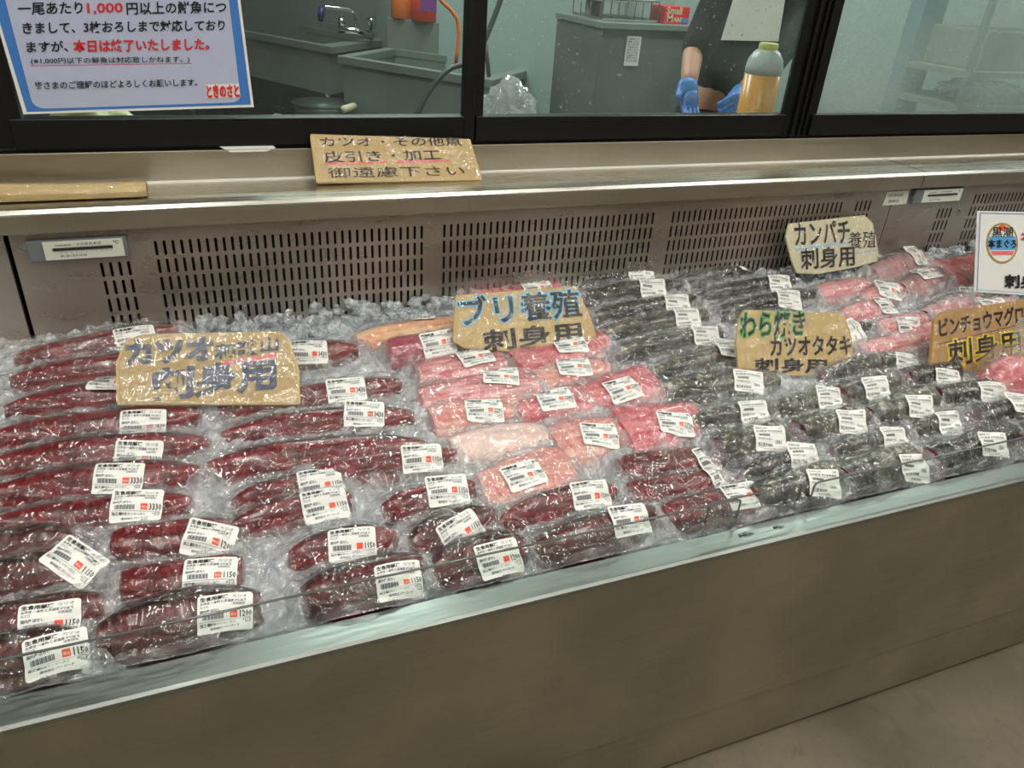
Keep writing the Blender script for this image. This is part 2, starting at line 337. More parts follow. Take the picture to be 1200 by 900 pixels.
# ledge and fascia and back upstand
cpart(MB().box((X0, 1.600, .986), (X1, 1.606, 1.026)), 'fascia', M['steel_fascia'])
lp = [(1.598, 1.024), (1.603, 1.031), (1.635, 1.033), (1.638, 1.030), (1.772, 1.030), (1.772, 1.02), (1.60, 1.02)]
mb = MB(); n = len(lp); mb.add([(X0, *p) for p in lp] + [(X1, *p) for p in lp], [(i, (i + 1) % n, n + (i + 1) % n, n + i) for i in range(n)])
cpart(mb, 'top_ledge', M['steel_ledge'])
cpart(MB().box((X0, 1.768, 1.03), (X1, 1.776, 1.095)), 'back_upstand', M['steel_fascia'], .001)
cpart(MB().box((X0, 1.7605, 1.0295), (X1, 1.768, 1.0335)), 'sealant_bead', M['white'])
cpart(MB().box((1.93, 1.5995, .988), (1.932, 1.6005, 1.026)).box((1.93, 1.60, 1.0332), (1.932, 1.76, 1.0338)), 'ledge_joint', M['darkline'])
# grille
def slot_panel(xs0, xs1, groups):
    mb = MB(); yb = 1.621; zt = .985; zl = .56
    px, pz, w, h = .0163, .0385, .0056, .031
    ztop = .952
    cur = xs0
    def quad(xa, xb, za, zb_): mb.add([(xa, yb, za), (xb, yb, za), (xb, yb, zb_), (xa, yb, zb_)], [(0, 1, 2, 3)])
    for (gx, cols, drop) in groups:
        gx0 = gx - px / 2
        if gx0 > cur: quad(cur, gx0, zl, zt)
        gx1 = gx0 + cols * px
        z0 = ztop - drop * pz + .004
        quad(gx0, gx1, z0, zt)
        nr = 8 - drop
        for r in range(nr):
            za = z0 - (r + 1) * pz; zb_ = z0 - r * pz
            for c_ in range(cols):
                xa = gx0 + c_ * px; xb = xa + px; cx = (xa + xb) / 2; cz = (za + zb_) / 2; k = h / 2 - w / 2
                L = [(cx, cz + h / 2), (cx - w * .35, cz + k + w * .35), (cx - w / 2, cz + k), (cx - w / 2, cz - k), (cx - w * .35, cz - k - w * .35), (cx, cz - h / 2)]
                Rr = [(2 * cx - a, b) for a, b in L]
                P = [(cx, zb_), (xa, zb_), (xa, za), (cx, za)] + L[::-1]
                mb.add([(a, yb, b) for a, b in P], [tuple(range(len(P)))[::-1]])
                P = [(cx, zb_), (xb, zb_), (xb, za), (cx, za)] + Rr[::-1]
                mb.add([(a, yb, b) for a, b in P], [tuple(range(len(P)))])
        quad(gx0, gx1, zl, z0 - nr * pz); cur = gx1
    if cur < xs1: quad(cur, xs1, zl, zt)
    # folded thickness round the edge
    for xa in (xs0, xs1 - .0015): mb.box((xa, yb + .0005, zl), (xa + .0015, yb + .012, zt))
    return mb
cpart(slot_panel(-1.28, -.366, [(-1.1, 35, 0)]), 'slotted_panel', M['steel_grille'])
cpart(slot_panel(-.357, 1.858, [(-.2115, 4, 1), (-.107, 35, 0), (.501, 35, 0), (1.116, 35, 0), (1.728, 4, 0)]), 'slotted_panel', M['steel_grille'])
cpart(slot_panel(1.861, 3.58, [(2.063, 4, 1), (2.198, 35, 0), (2.80, 35, 0)]), 'slotted_panel', M['steel_grille'])
cpart(MB().box((-1.29, 1.66, .5), (3.58, 1.67, .99)), 'slot_backing', M['cavity'])  # plain dark sheet; its colour stands in for shade behind the slots
# screws
for (x, z) in ((-.065, .918), (-.01 + .44 + .03, .90), (1.083, .906), (2.15, .905), (-.334, .955), (-.193, .968)):
    cpart(MB().tube([(x, 1.621, z), (x, 1.617, z)], .0045, 10), 'screw', M['steel_rim'])
# plastic bumper knob at lower left of the front panel
cpart(MB().lathe([(0, .001), (0.001, .012), (.006, .014), (.011, .010), (.012, .001)], (-.345, YF - .012, .585), 12), 'rubber_bumper', M['cream'])
# thermometers
def thermometer(x0, x1, zc, label, cavw=.03):
    t_ = empty('thermometer', ((x0 + x1) / 2, 1.6205, zc)); tag(t_, label, 'thermometer', 'strip thermometers on the case back panel'); w = (x1 - x0) / 2
    MB().box((-w, -.012, -.021), (w, -.0005, .021)).obj('holder', M['thermogrey'], t_, bevel=.002)
    mb = MB(); mb.box((-w * .68, -.0135, -.0185), (w * .92, -.0122, .0185)); mb.obj('scale_plate', M['thermo'], t_, bevel=.0008)
    MB().tube([(-w * .5, -.0142, .003), (w * .7, -.0142, .003)], .0028, 8).obj('glass_tube', M['cavity'], t_)
    tx = MB()
    for s_, x_, z_, sz in (('-30 -20 -10 0 10 20', -.4, -.013, .006), ('0 10 20 30 40 50', -.0, .0095, .006), ('℃', .72, .008, .009), ('THERMOMETER', -.45, .009, .004)):
        v, f = text2d(s_, .02); tx.add([(w * x_ + a * sz, -.01365, z_ + b * sz) for a, b in v], f)
    for i in range(11): tx.box((-w * .35 + i * w * .1, -.0137, -.006), (-w * .35 + i * w * .1 + .0005, -.0136, -.003)); tx.box((0 + i * w * .06, -.0137, .006), (i * w * .06 + .0005, -.0136, .0085))
    tx.obj('scale_marks', M['ink'], t_)
a = ony(30, 287, 1.61); b = ony(148, 281, 1.61); thermometer(a[0], b[0], .948, 'strip thermometer with white scale on the left end of the back panel')
a = ony(1071, 232, 1.61); b = ony(1128, 228, 1.61); thermometer(a[0], b[0], .958, 'strip thermometer with white scale near the right end of the back panel')
# small notice sticker on the grille
# ------------------------------------------------------------------ generic flat panel with pixel-fitted writing
def board(name, outline, p0, n, mat, thick=.004, parent=None, texts=(), round_=0, shapes=()):
    """outline: pixels of the board's face, cut by the board's own plane (p0, n)."""
    n = np.array(n, float); n /= np.linalg.norm(n); p0 = np.array(p0, float)
    ux = np.cross(np.array([0, 0, 1.]), n); ux /= np.linalg.norm(ux); ux = ux if ux[0] > 0 else -ux; uy = np.cross(n, ux); uy = uy if uy[2] > 0 else -uy
    rot = Matrix((Vector(ux), Vector(uy), Vector(np.cross(ux, uy)))).transposed(); nz = np.cross(ux, uy); sgn = 1 if nz @ n > 0 else -1
    def loc(x, y): q = onplane(x, y, p0, n) - p0; return np.array([q @ ux, q @ uy])
    P = [loc(*q) for q in outline]
    def rounded(P, r, k=4):
        if not r: return P
        out = []
        for i in range(len(P)):
            a, b, c_ = P[i - 1], P[i], P[(i + 1) % len(P)]
            d1 = (a - b); d2 = (c_ - b); l1 = np.linalg.norm(d1); l2 = np.linalg.norm(d2); rr = min(r, l1 * .45, l2 * .45)
            s_ = b + d1 / l1 * rr; e_ = b + d2 / l2 * rr
            for j in range(k + 1):
                t_ = j / k; out.append((1 - t_) ** 2 * s_ + 2 * t_ * (1 - t_) * b + t_ * t_ * e_)
        return out
    P = rounded(P, round_)
    root = parent or empty(name, p0, rot); m4 = None
    mb = MB(); k = len(P)
    mb.add([(p[0], p[1], 0) for p in P] + [(p[0], p[1], -thick * sgn) for p in P], [tuple(range(k)), tuple(range(k, 2 * k))[::-1]] + [(i, (i + 1) % k, k + (i + 1) % k, k + i) for i in range(k)])
    face = mb.obj('cardboard' if 'sign' in name else 'sheet', mat, root)
    zz = .0006 * sgn
    groups = {}
    def put(m, vs, fs, z):
        groups.setdefault(m, MB()).add([(v[0], v[1], z) for v in vs], fs)
    for i, (pts, m) in enumerate(shapes): # pixel polygons
        Q = [loc(*q) for q in pts]; put(m, Q, [tuple(range(len(Q)))], zz * (1 + .3 * i))
    for j, (s_, bl, br, tl, m, offs) in enumerate(texts):
        v, f = text2d(s_, offs if offs is not None else 0)
        v0, _ = text2d(s_, 0)
        mn = v0.min(0); mx = v0.max(0); A, B, C_ = loc(*bl), loc(*br), loc(*tl)
        u = (v - mn) / (mx - mn); Q = A + u[:, :1] * (B - A) + u[:, 1:] * (C_ - A)
        put(m, Q, f, zz * (1.6 + .3 * len(shapes) + .4 * j))
    for m, g in groups.items(): g.obj('writing', M[m], root)
    return root, loc, P, sgn
def wrap_board(root, P, sgn, m='film_s', lift=.002, seed=0, amp=.0012):
    """clear film stretched over a board"""
    P = np.array(P); lo = P.min(0) - .004; hi = P.max(0) + .004; nx = max(10, int((hi[0] - lo[0]) / .004)); ny = max(8, int((hi[1] - lo[1]) / .004))
    X, Y = np.meshgrid(np.linspace(lo[0], hi[0], nx), np.linspace(lo[1], hi[1], ny), indexing='ij')
    c = (lo + hi) / 2; hw = (hi - lo) / 2; a = (X - c[0]) / hw[0]; b = (Y - c[1]) / hw[1]
    # pull the grid in to the board's outline
    P = np.concatenate([P[i] + (P[(i + 1) % len(P)] - P[i]) * np.linspace(0, 1, 12)[:-1, None] for i in range(len(P))])
    ins = np.array(P) - c; ang = np.arctan2(ins[:, 1], ins[:, 0]); rad = np.hypot(ins[:, 0], ins[:, 1]); o_ = np.argsort(ang); ang = ang[o_]; rad = rad[o_]
    th = np.arctan2(Y - c[1], X - c[0]); r_ = np.hypot(X - c[0], Y - c[1]); s = np.maximum(np.abs(a), np.abs(b))
    lim = np.interp(th, np.r_[ang[-1] - 2 * np.pi, ang, ang[0] + 2 * np.pi], np.r_[rad[-1], rad, rad[0]]) + .002
    k = s * lim / np.maximum(r_, 1e-6); X = c[0] + (X - c[0]) * k; Y = c[1] + (Y - c[1]) * k
    Z = lift + amp * (ridge(X * 30 + seed * 7 + Y * 40, Y * 70, 1) + .8 * ridge(X * 90 - Y * 60 + seed, Y * 50, 2)); Z = np.where(s > .97, -.003, Z)
    V = np.stack([X.ravel(), Y.ravel(), (Z * sgn).ravel()], 1)
    idx = np.arange(nx * ny).reshape(nx, ny); Fc = np.stack([idx[:-1, :-1].ravel(), idx[1:, :-1].ravel(), idx[1:, 1:].ravel(), idx[:-1, 1:].ravel()], 1)
    mesh_obj('plastic_wrap', V, Fc, M[m], root, True, attrs={'loose': np.full(len(V), .3)})
# ------------------------------------------------------------------ window wall
YW = 1.80
def wbar(mb, xa, xb, za, zb_, ya=YW - .02, yb=YW + .03): return mb.box((xa, ya, za), (xb, yb, zb_))
ZS = 1.158
tr = MB(); tr.box((X0, 1.776, 1.04), (X1 + .2, 1.86, 1.088)); tr.box((X0, 1.772, 1.088), (X1 + .2, 1.778, 1.093)); tr.box((X0, 1.79, 1.088), (X1 + .2, 1.86, 1.10)); o = tr.obj('trim_1', M['black'], bevel=.001); tag(o, kind='structure')
tr = MB(); tr.box((X0, 1.776, 2.15), (X1 + .2, 1.86, 2.3)); o = tr.obj('trim_2', M['black']); tag(o, kind='structure')
for a_, b_ in (((-3.5, 1.72, 0), (X0, 1.86, 3)), ((X1 + .2, 1.72, 0), (6.5, 1.86, 3)), ((X0, 1.75, 2.3), (X1 + .2, 1.86, 3)), ((X0, 1.78, 0), (X1 + .2, 1.86, 1.04))):
    o = MB().box(a_, b_).obj('wall_partition', M['tan']); tag(o, kind='structure')
panes = [(-1.25, -.319, None, 'glass1'), (-.319, .594, None, 'glass1'), (.645, 1.544, None, 'glass2'), (1.659, 3.0, None, 'glass3'), (3.06, 3.76, None, 'glass3')]
bars = [(X0, -1.25), (-.45, -.319), (.594, .645), (1.544, 1.659), (3.0, 3.06)]
for i, (xa, xb, _, gm) in enumerate(panes):
    w_ = empty('window_%d' % (i + 1), ((xa + xb) / 2, YW, 1.1)); tag(w_, kind='structure'); T4 = Matrix.Translation((-(xa + xb) / 2, -YW, -1.1))
    if i == 0: xb = -.45
    mb = MB(); mb.box((xa - .02, YW - .018, 1.10), (xb + .02, YW + .02, ZS)); mb.box((xa - .02, YW - .018, 2.09), (xb + .02, YW + .02, 2.15)); L_, R_ = bars[i][0], bars[i][1]
    mid = (L_ + R_) / 2
    mb.box((L_, YW - .02, 1.10), (mid, YW + .012, 2.15)); mb.box((mid, YW - .008, 1.10), (R_, YW + .03, 2.15))
    if i == 3: # overlapping sash stiles with grooves
        mb.box((L_ + .02, YW - .03, 1.10), (L_ + .028, YW - .02, 2.15)); mb.box((mid - .012, YW - .028, 1.1), (mid - .006, YW - .02, 2.15)); mb.box((mid + .018, YW - .016, 1.1), (mid + .024, YW, 2.15))
    mb.obj('sash_frame', M['black'], w_, M4=T4, bevel=.0015)
    MB().box((xa, YW, ZS), (xb, YW + .005, 2.09)).obj('glass_pane', M[gm], w_, M4=T4)
# ------------------------------------------------------------------ poster on the left pane
pl = YW - .024
out = [(27.5, 134), (297.5, 125.5), (274, -60), (-28, -56)]
inn = [(31.5, 131), (294, 122.5), (271, -57), (-24, -53)]
inner = [(36, 114), (38, 120), (42, 124), (48, 126.5), (54, 127.2), (268, 120.3), (275, 119.5), (280, 117), (282, 113), (281, 106), (262, -50), (-6, -46)]
txt = [('一尾あたり', (22, 17.5), (97, 16), (21, 3.5), 'ink', .02), ('1,000', (103, 17), (144, 16), (102, 4), 'red', .02), ('円以上の鮮魚につ', (149, 17), (265, 15), (148, 2.5), 'ink', .02),
       ('きまして、3枚おろしまで対応しており', (27.5, 39.5), (263, 35.5), (26.5, 26), 'ink', .02),
       ('ますが、', (32, 61), (80, 60), (31, 48.5), 'ink', .02), ('本日は終了いたしました。', (87, 61), (245, 58), (86, 47), 'red', .03),
       ('(※1,000円以下の鮮魚は対応致しかねます。)', (37, 76), (222, 73.5), (36, 67.5), 'ink', .01),
       ('皆さまのご理解のほどよろしくお願いします。', (42, 104.5), (231, 100.5), (41, 95.5), 'ink', .015),
       ('ときのさと', (243, 114), (280.5, 113), (241.5, 100), 'red', .05)]
pst, _, _, _ = board('poster', out, ony(150, 60, pl), (0, -1, 0), M['white'], .001, texts=txt,
    shapes=[(inn, 'blue'), (inner, 'poster'), ([(36, 77.5), (225, 74.5), (225, 73.9), (36, 76.7)], 'red'), ([(242, 115.5), (281.5, 114.2), (280, 98), (240.8, 99)], 'white')])
tag(pst, 'pale notice with blue border and Japanese text stuck on the left window pane', 'poster')
# ------------------------------------------------------------------ ledge items
g = ony(465, 205, 1.66)
sg, loc, P, sn = board('cardboard_sign', [(371, 214), (565, 211), (551, 163), (363.5, 157)], onz(465, 213, 1.034), (0, -.80, .62), M['card'], .008, round_=.004, texts=[
    ('カツオ・その他魚', (376, 172), (541, 171), (374, 161), 'ink', .01), ('皮引き・加工', (381, 191), (517, 187.5), (378, 178), 'ink', .01), ('御遠慮下さい', (385, 209), (545, 206), (383, 196.5), 'ink', .0)],
    shapes=[([(381, 193.5), (454, 191), (454, 188.5), (381, 190.5)], 'pinkline'), ([(464, 191.5), (528, 189.5), (528, 187), (464, 188)], 'pinkline')])
wrap_board(sg, P, sn, lift=.004, seed=3, amp=.0008); tag(sg, 'film-wrapped cardboard sign with three lines of Japanese marker propped on the steel ledge', 'sign')
# long cardboard strip lying on ledge
a0, a1, a2, a3 = onz(-60, 212, 1.05), onz(164, 213, 1.05), onz(171, 222, 1.05), onz(165, 229, 1.047)
b_ = empty('cardboard_strip', (a1[0], a1[1], 1.033)); tag(b_, 'long flat film-wrapped piece of brown cardboard lying on the left of the steel ledge', 'cardboard')
rows = []; NX = 30
mb = MB(); xs = np.linspace(-.55, a2[0], NX)
ya, yb_ = onz(80, 233, 1.036)[1], onz(80, 211, 1.055)[1]
ring = []
for i, x in enumerate(xs):
    e = 1 - .25 * max(0, (i - NX + 3) / 2) ** 2; z1_ = .016 + .004 * math.sin(x * 9); fr_ = (yb_ - ya) * .5 * (1 - e) * .6
    ring.append([(x, ya + fr_, 1.0345), (x, ya - .002 + fr_, 1.0345 + z1_ * .9), (x, ya + .02, 1.0345 + z1_ + .006), (x, (ya + yb_) / 2, 1.0345 + z1_ + .008), (x, yb_ - fr_, 1.0345 + z1_ + .002), (x, yb_ - fr_, 1.0345)])
k = 6; V = [p for r in ring for p in r]; Fq = [(i * k + j, i * k + (j + 1) % k, (i + 1) * k + (j + 1) % k, (i + 1) * k + j) for i in range(NX - 1) for j in range(k)] + [tuple(range(k)), tuple(range((NX - 1) * k, NX * k))[::-1]]
Tm = Matrix.Translation((-a1[0], -a1[1], -1.033)); mesh_obj('cardboard', V, Fq, M['card'], b_, M4=Tm)
V2 = [(x, y - .0015, z + .0018) for (x, y, z) in V]; mesh_obj('plastic_wrap', V2, Fq, M['film_s'], b_, True, attrs={'loose': np.full(len(V2), .4)}, M4=Tm)
# folded white paper on sill
pw = board('paper_slip', [(254, 170), (318, 169), (323, 173), (312, 177), (270, 178)], onz(290, 173, 1.097), (0, -.3, 1), M['white'], .0015)[0]; tag(pw, 'small folded white paper slip lying on the black window sill', 'paper')
# ------------------------------------------------------------------ ice bed
nx, ny = 520, 110
X, Y = np.meshgrid(np.linspace(-.9, 3.4, nx), np.linspace(Y0, Y1, ny), indexing='ij')
Z = zbed(X, Y) - .004 + .012 * (vn(X * 28, Y * 28, 1) - .5) + .008 * (ridge(X * 60, Y * 60, 2) - .5)
Z -= .02 * sst(.05, .0, Y - Y0)
idx = np.arange(nx * ny).reshape(nx, ny)
V = np.stack([X.ravel(), Y.ravel(), Z.ravel()], 1); Fc = np.stack([idx[:-1, :-1].ravel(), idx[1:, :-1].ravel(), idx[1:, 1:].ravel(), idx[:-1, 1:].ravel()], 1)
o = mesh_obj('crushed_ice', V, Fc, M['ice'], None, True); tag(o, 'bed of pale crushed ice filling the fish case under the packs', 'ice', kind='stuff')
# ------------------------------------------------------------------ packs of fish
K = {  # half width, height, cross exponent, end taper, end exponent, curve
 'loin': dict(sh=.30, W=.041, H=.042, p=2.5, tap=.34, te=3.0, bend=.006, m=('loin', 'loin_cut'), film='film', fy=.036, fx=.045),
 'brown': dict(sh=.25, W=.044, H=.046, p=2.6, tap=.45, te=3., bend=.004, m=('loin_b', 'loin_cut'), film='film', fy=.034, fx=.042),
 'block': dict(tz=.15, W=.042, H=.044, p=4.6, tap=.8, te=6, bend=.0, m=('block', 'loin_cut'), film='film', fy=.034, fx=.044),
 'pink': dict(tz=.25, W=.048, H=.034, p=4.6, tap=.8, te=6, bend=.0, m=('pink', 'pink_cut'), film='film_p', fy=.034, fx=.040),
 'pinkr': dict(tz=.3, W=.048, H=.036, p=5, tap=.86, te=8, bend=.0, m=('pink_r', 'pink_cut'), film='film_p', fy=.034, fx=.038),
 'pinkl': dict(tz=.3, W=.048, H=.032, p=4, tap=.78, te=5, bend=.0, m=('pink_l', 'pink_cut'), film='film_p', fy=.036, fx=.042),
 'orange': dict(W=.034, H=.03, p=2.6, tap=.4, te=3, bend=.01, m=('orange', 'pink_cut'), film='film_w', fy=.02, fx=.02),
 'purple': dict(W=.038, H=.05, p=3.2, tap=.8, te=6, bend=.0, m=('purple_f', 'pink_cut'), film='film', fy=.018, fx=.02),
 'whitebag': dict(W=.046, H=.036, p=2.4, tap=.6, te=3, bend=.0, m=('whitefat', 'pink_cut'), film='film_w', fy=.026, fx=.03),
 'grey': dict(W=.036, H=.046, p=2.3, tap=.5, te=3, bend=.003, m=('grey', 'grey_cut'), film='film_g', fy=.034, fx=.05),
 'greyd': dict(W=.036, H=.046, p=2.3, tap=.45, te=3, bend=.003, m=('grey_d', 'grey_cut'), film='film_g', fy=.034, fx=.05),
 'greyc': dict(W=.042, H=.052, p=2.4, tap=.92, te=6, bend=.0, m=('grey', 'grey_cut'), film='film_g', fy=.034, fx=.05),
 'greycd': dict(W=.042, H=.052, p=2.4, tap=.9, te=6, bend=.0, m=('grey_d', 'grey_cut'), film='film_g', fy=.034, fx=.05),
 'amber': dict(W=.044, H=.05, p=2.4, tap=.7, te=4, bend=.0, m=('amber', 'loin_cut'), film='film_w', fy=.024, fx=.034),
 'pinkw': dict(W=.042, H=.042, p=2.6, tap=.6, te=4, bend=.0, m=('pink', 'pink_cut'), film='film_w', fy=.026, fx=.034),
}
def lab2d(style, price):
    """flat label art: list of (verts2d, faces, material index) in metres, origin at the centre"""
    out = []; w, h = .076, .058
    def T(s, x, y, sz, mi, off=.0, sx=1.):
        v, f = text2d(s, off, 1)
        if len(v): out.append((np.stack([x + v[:, 0] * sz * sx, y + v[:, 1] * sz], 1), f, mi))
    def Rr(x0, y0, x1, y1, mi):
        n = max(1, int((x1 - x0) / .012)); xs = np.linspace(x0, x1, n + 1)
        v = [(x, y0) for x in xs] + [(x, y1) for x in xs]; out.append((np.array(v), [(i, i + 1, n + 2 + i, n + 1 + i) for i in range(n)], mi))
    if style == 'g':
        T('刺身用 加熱', -.033, .020, .0055, 3); T('消費', .022, .020, .005, 3)
        T('わら焼き カツオタタキ', -.033, .0115, .0062, 1, .03); Rr(-.034, .009, .034, .0094, 3)
        for i in range(16): Rr(-.03 + i * .0018, .0015, -.0292 + i * .0018 + (i % 3) * .0003, .0065, 3)
        T('保存温度 4℃以下', -.033, -.006, .0045, 3); T(price, .012, -.011, .010, 1, .02, .8)
        T('加工者 鮮魚部', -.033, -.017, .006, 3, .02); Rr(-.034, -.019, .034, -.0186, 3); T('国内産 高知県', -.02, -.026, .0048, 3)
    else:
        head = {'k': ('生食用解凍', 'カツオ'), 'b': ('養殖刺身', 'ブリ 養殖'), 'r': ('刺身用', 'カンパチ')}[style]
        T(head[0], -.0345, .0195, .0072, 1, .035, 1.08); T(head[1], .009, .0195, .0066, 3, 0, 1.1)
        T('太平洋 一本釣 保存温度 4℃以下', -.0345, .0135, .0044, 3, .02); T('消費期限', .01, .0085, .0044, 3); T('加工日', -.0345, .0085, .004, 3)
        T('国内産 皮なし', -.0345, .0015, .0045, 3, .02)
        for i in range(18): Rr(-.031 + i * .0016, -.0085, -.0303 + i * .0016 + (i * 7 % 3) * .0003, -.0015, 3)
        Rr(.0065, -.0085, .0165, .0005, 2); T('税込', .0078, -.0065, .0042, 0)
        T(price, .0182, -.0085, .0132, 1, .02, .70); Rr(-.0355, -.011, .036, -.0106, 3)
        T('加工者', -.0345, -.0165, .0048, 1, .02); T('鮮魚センター加工', -.021, -.0165, .0044, 3); T('店内加工 バーコード', -.021, -.0235, .0044, 3, .02)
        for a in ((.0275, -.0185, .0345, -.0179), (.0275, -.0125, .0345, -.0119), (.0275, -.0185, .0281, -.012), (.0339, -.0185, .0345, -.012)): Rr(*a, 1)
        T('プラ', .0286, -.0167, .003, 1); T('▲', .0235, -.015, .003, 1)
    return w, h, out
_lab = {}
PK = []
def pack(kind, ax, ay, bx, by, lab, price, style, name, label, group, W=1., H=1., lift=0., fy=1., fx=1., cut=None, seed=None, mat=None, tilt=0.):
    k = K[kind]; Wd = k['W'] * W; Hd = k['H'] * H
    def un(px, py):
        p = onz(px, py, .7)
        for _ in range(12): p = onz(px, py, float(zbed(p[0], p[1])) + Hd * .5 + lift)
        p = p.copy(); return p
    A = un(ax, ay); B = un(bx, by); sd = seed or (len(PK) * 1.37 + 2)
    d = B - A; L = math.hypot(d[0], d[1]) / 2; ex = Vector(d).normalized(); ez = Vector((0, -.195 - tilt, 1)).normalized(); ey = ez.cross(ex).normalized(); ez = ex.cross(ey)
    C0 = (A + B) / 2; C0 = C0 - np.array(ez) * (Hd * .5)
    rot = Matrix((ex, ey, ez)).transposed()
    fr_ = min(A[1], B[1]) * .6 + C0[1] * .4 - Wd * ey[1] * 1.02
    if fr_ < YF + .054:
        dy_ = YF + .054 - fr_; C0 = C0 + np.array((0, dy_, dy_ * .195))
    Lm = d @ d; L = math.sqrt(Lm) / 2; te = k['te']; tap = k['tap']; p = k['p']; sh = k.get('sh', .12); bend = k['bend'] * (1 if len(PK) % 3 else -1)
    tz = k.get('tz', .06) * (1 if int(sd * 7) % 2 else -1)
    wp = lambda s: Wd * (1 + tz * s) * (tap + (1 - tap) * np.clip(1 - np.abs(s) ** te, 0, 1)) * (1 + .10 * (vn(s * 2.1 + sd, sd * 3 + 0 * s, 3) - .5))
    hp = lambda s: Hd * (.5 * tap + .5 + (.5 - .5 * tap) * np.clip(1 - np.abs(s) ** te, 0, 1)) * (1 + .12 * (vn(s * 2.4 + sd, sd * 5 + 0 * s, 4) - .5))
    cy = lambda s: bend * (1 - s * s)
    def Ht(x, y): # top of the flesh
        s = np.clip(x / L, -1, 1); v = (y - cy(s)) / wp(s); vv = np.clip(np.abs(v - sh * (1 - np.clip(v, -1, 1) ** 2)), 0, 1)
        e = (1 - vv ** p) ** (1 / 1.7)
        org = .0025 * (vn(x * 35 + sd, y * 45, 5) - .5)
        return np.where((np.abs(x) > L) | (np.abs(v) > 1), 0, np.maximum(hp(s) * e + org, 0))
    # --- flesh mesh
    NS = max(12, int(L / .006)); NV = 14; S = np.linspace(-1, 1, NS); V = np.sin(np.linspace(-1, 1, NV) * math.pi / 2)
    SS, VV = np.meshgrid(S, V, indexing='ij'); xx = SS * L; vv = np.clip(np.abs(VV - sh * (1 - VV ** 2)), 0, 1); yy = VV * wp(SS) + cy(SS)
    zz = np.maximum(hp(SS) * (1 - vv ** p) ** (1 / 1.7) + .0025 * (vn(xx * 35 + sd, yy * 45, 5) - .5), .001); zz[:, 0] = .001; zz[:, -1] = .001
    xx = xx + .004 * (vn(yy * 40 + sd, zz * 40, 6) - .5) * (np.abs(SS) > .9)
    ring = 2 * NV - 2
    vb = []
    for i in range(NS):
        for j in range(NV): vb.append((xx[i, j], yy[i, j], zz[i, j]))
        for j in range(NV - 2, 0, -1): vb.append((xx[i, j], yy[i, j], .0005))
    fb = [(i * ring + j, (i + 1) * ring + j, (i + 1) * ring + (j + 1) % ring, i * ring + (j + 1) % ring) for i in range(NS - 1) for j in range(ring)]
    mi = [0] * len(fb); nv = len(vb)
    for e, i in ((0, 0), (1, NS - 1)):
        base = len(vb); cen = np.mean([vb[i * ring + j] for j in range(ring)], 0); vb += [vb[i * ring + j] for j in range(ring)]; vb.append((cen[0] + (-.003 if e == 0 else .003), cen[1], cen[2]))
        for j in range(ring):
            tri = (base + j, base + (j + 1) % ring, base + ring); fb.append(tri if e == 0 else tri[::-1]); mi.append(1)
    vb = np.array(vb); fu = vb[:, 0] / L; fv = np.clip(vb[:, 1] / Wd, -1, 1)
    root = empty(name, C0, rot); tag(root, label, group[0], group[1])
    mats = [M[mat or k['m'][0]], M[cut or k['m'][1]]]
    bod = mesh_obj('fish_flesh', vb, [f[::-1] for f in fb], mats, root, True, mi, {'f_u': fu, 'f_v': fv})
    # --- film
    mx, my = k['fx'] * fx, k['fy'] * fy
    he = Hd * .42
    if lab is not None:
        lx, ly, la = lab
    def Hs(x, y):
        s = np.clip(x / L, -1, 1); dx = np.maximum(np.abs(x) - L, 0); dy = np.maximum(np.abs(y - cy(s)) - wp(s) * .86, 0)
        dd = np.sqrt((dx / mx) ** 2 + (dy / my) ** 2); env = (he + .2 * hp(s)) * (1 - sst(0, 1.15, dd))
        return np.maximum(np.maximum(Ht(x, y) + .0028, env + .002), .002)
    Hsm = lambda x, y: (Hs(x, y) * 2 + Hs(x + .004, y) + Hs(x - .004, y) + Hs(x, y + .003) + Hs(x, y - .003)) / 6
    # label frame
    R3 = np.array(rot); C3 = np.array(C0)
    def loc3(px, py):
        r = R3.T @ ray(px, py); o_ = R3.T @ (CAM - C3); z = Hd
        for _ in range(30):
            t_ = (z - o_[2]) / r[2]; q = o_ + r * t_; z = z * .5 + .5 * float(Hsm(q[0], q[1]))
        return q, r, o_
    lw = lh = 0
    if lab is not None:
        q, r, o_ = loc3(lx, ly); q[0] = np.clip(q[0], -L - .01, L + .01); q[1] = np.clip(q[1], -Wd * 1.0, Wd * .8)
        e_ = .014; gx = (float(Hsm(q[0] + e_, q[1])) - float(Hsm(q[0] - e_, q[1]))) / (2 * e_); gy = (float(Hsm(q[0], q[1] + e_)) - float(Hsm(q[0], q[1] - e_))) / (2 * e_)
        gx = max(-.5, min(.5, gx)); gy = max(-.9, min(.9, gy))
        nrm = np.array([-gx, -gy, 1.]); nrm /= np.linalg.norm(nrm); q[2] = float(Hsm(q[0], q[1]))
        def onp(px, py):
            r = R3.T @ ray(px, py); return o_ + r * (((q - o_) @ nrm) / (r @ nrm))
        ca, sa = math.cos(math.radians(la)), math.sin(math.radians(la))
        c0 = onp(lx, ly); t1 = onp(lx + 5 * ca, ly + 5 * sa) - c0; t1 /= np.linalg.norm(t1); t2 = np.cross(nrm, t1)
        lw, lh, art = _lab.setdefault((style, price), lab2d(style, price))
        ls = 1.0
        def place(ab, z):
            P = q + ab[:, :1] * t1 * ls + ab[:, 1:] * t2 * ls; x, y = P[:, 0], P[:, 1]
            return np.stack([x, y, np.maximum(Hsm(x, y), P[:, 2] - .008) + .0016 + z], 1)
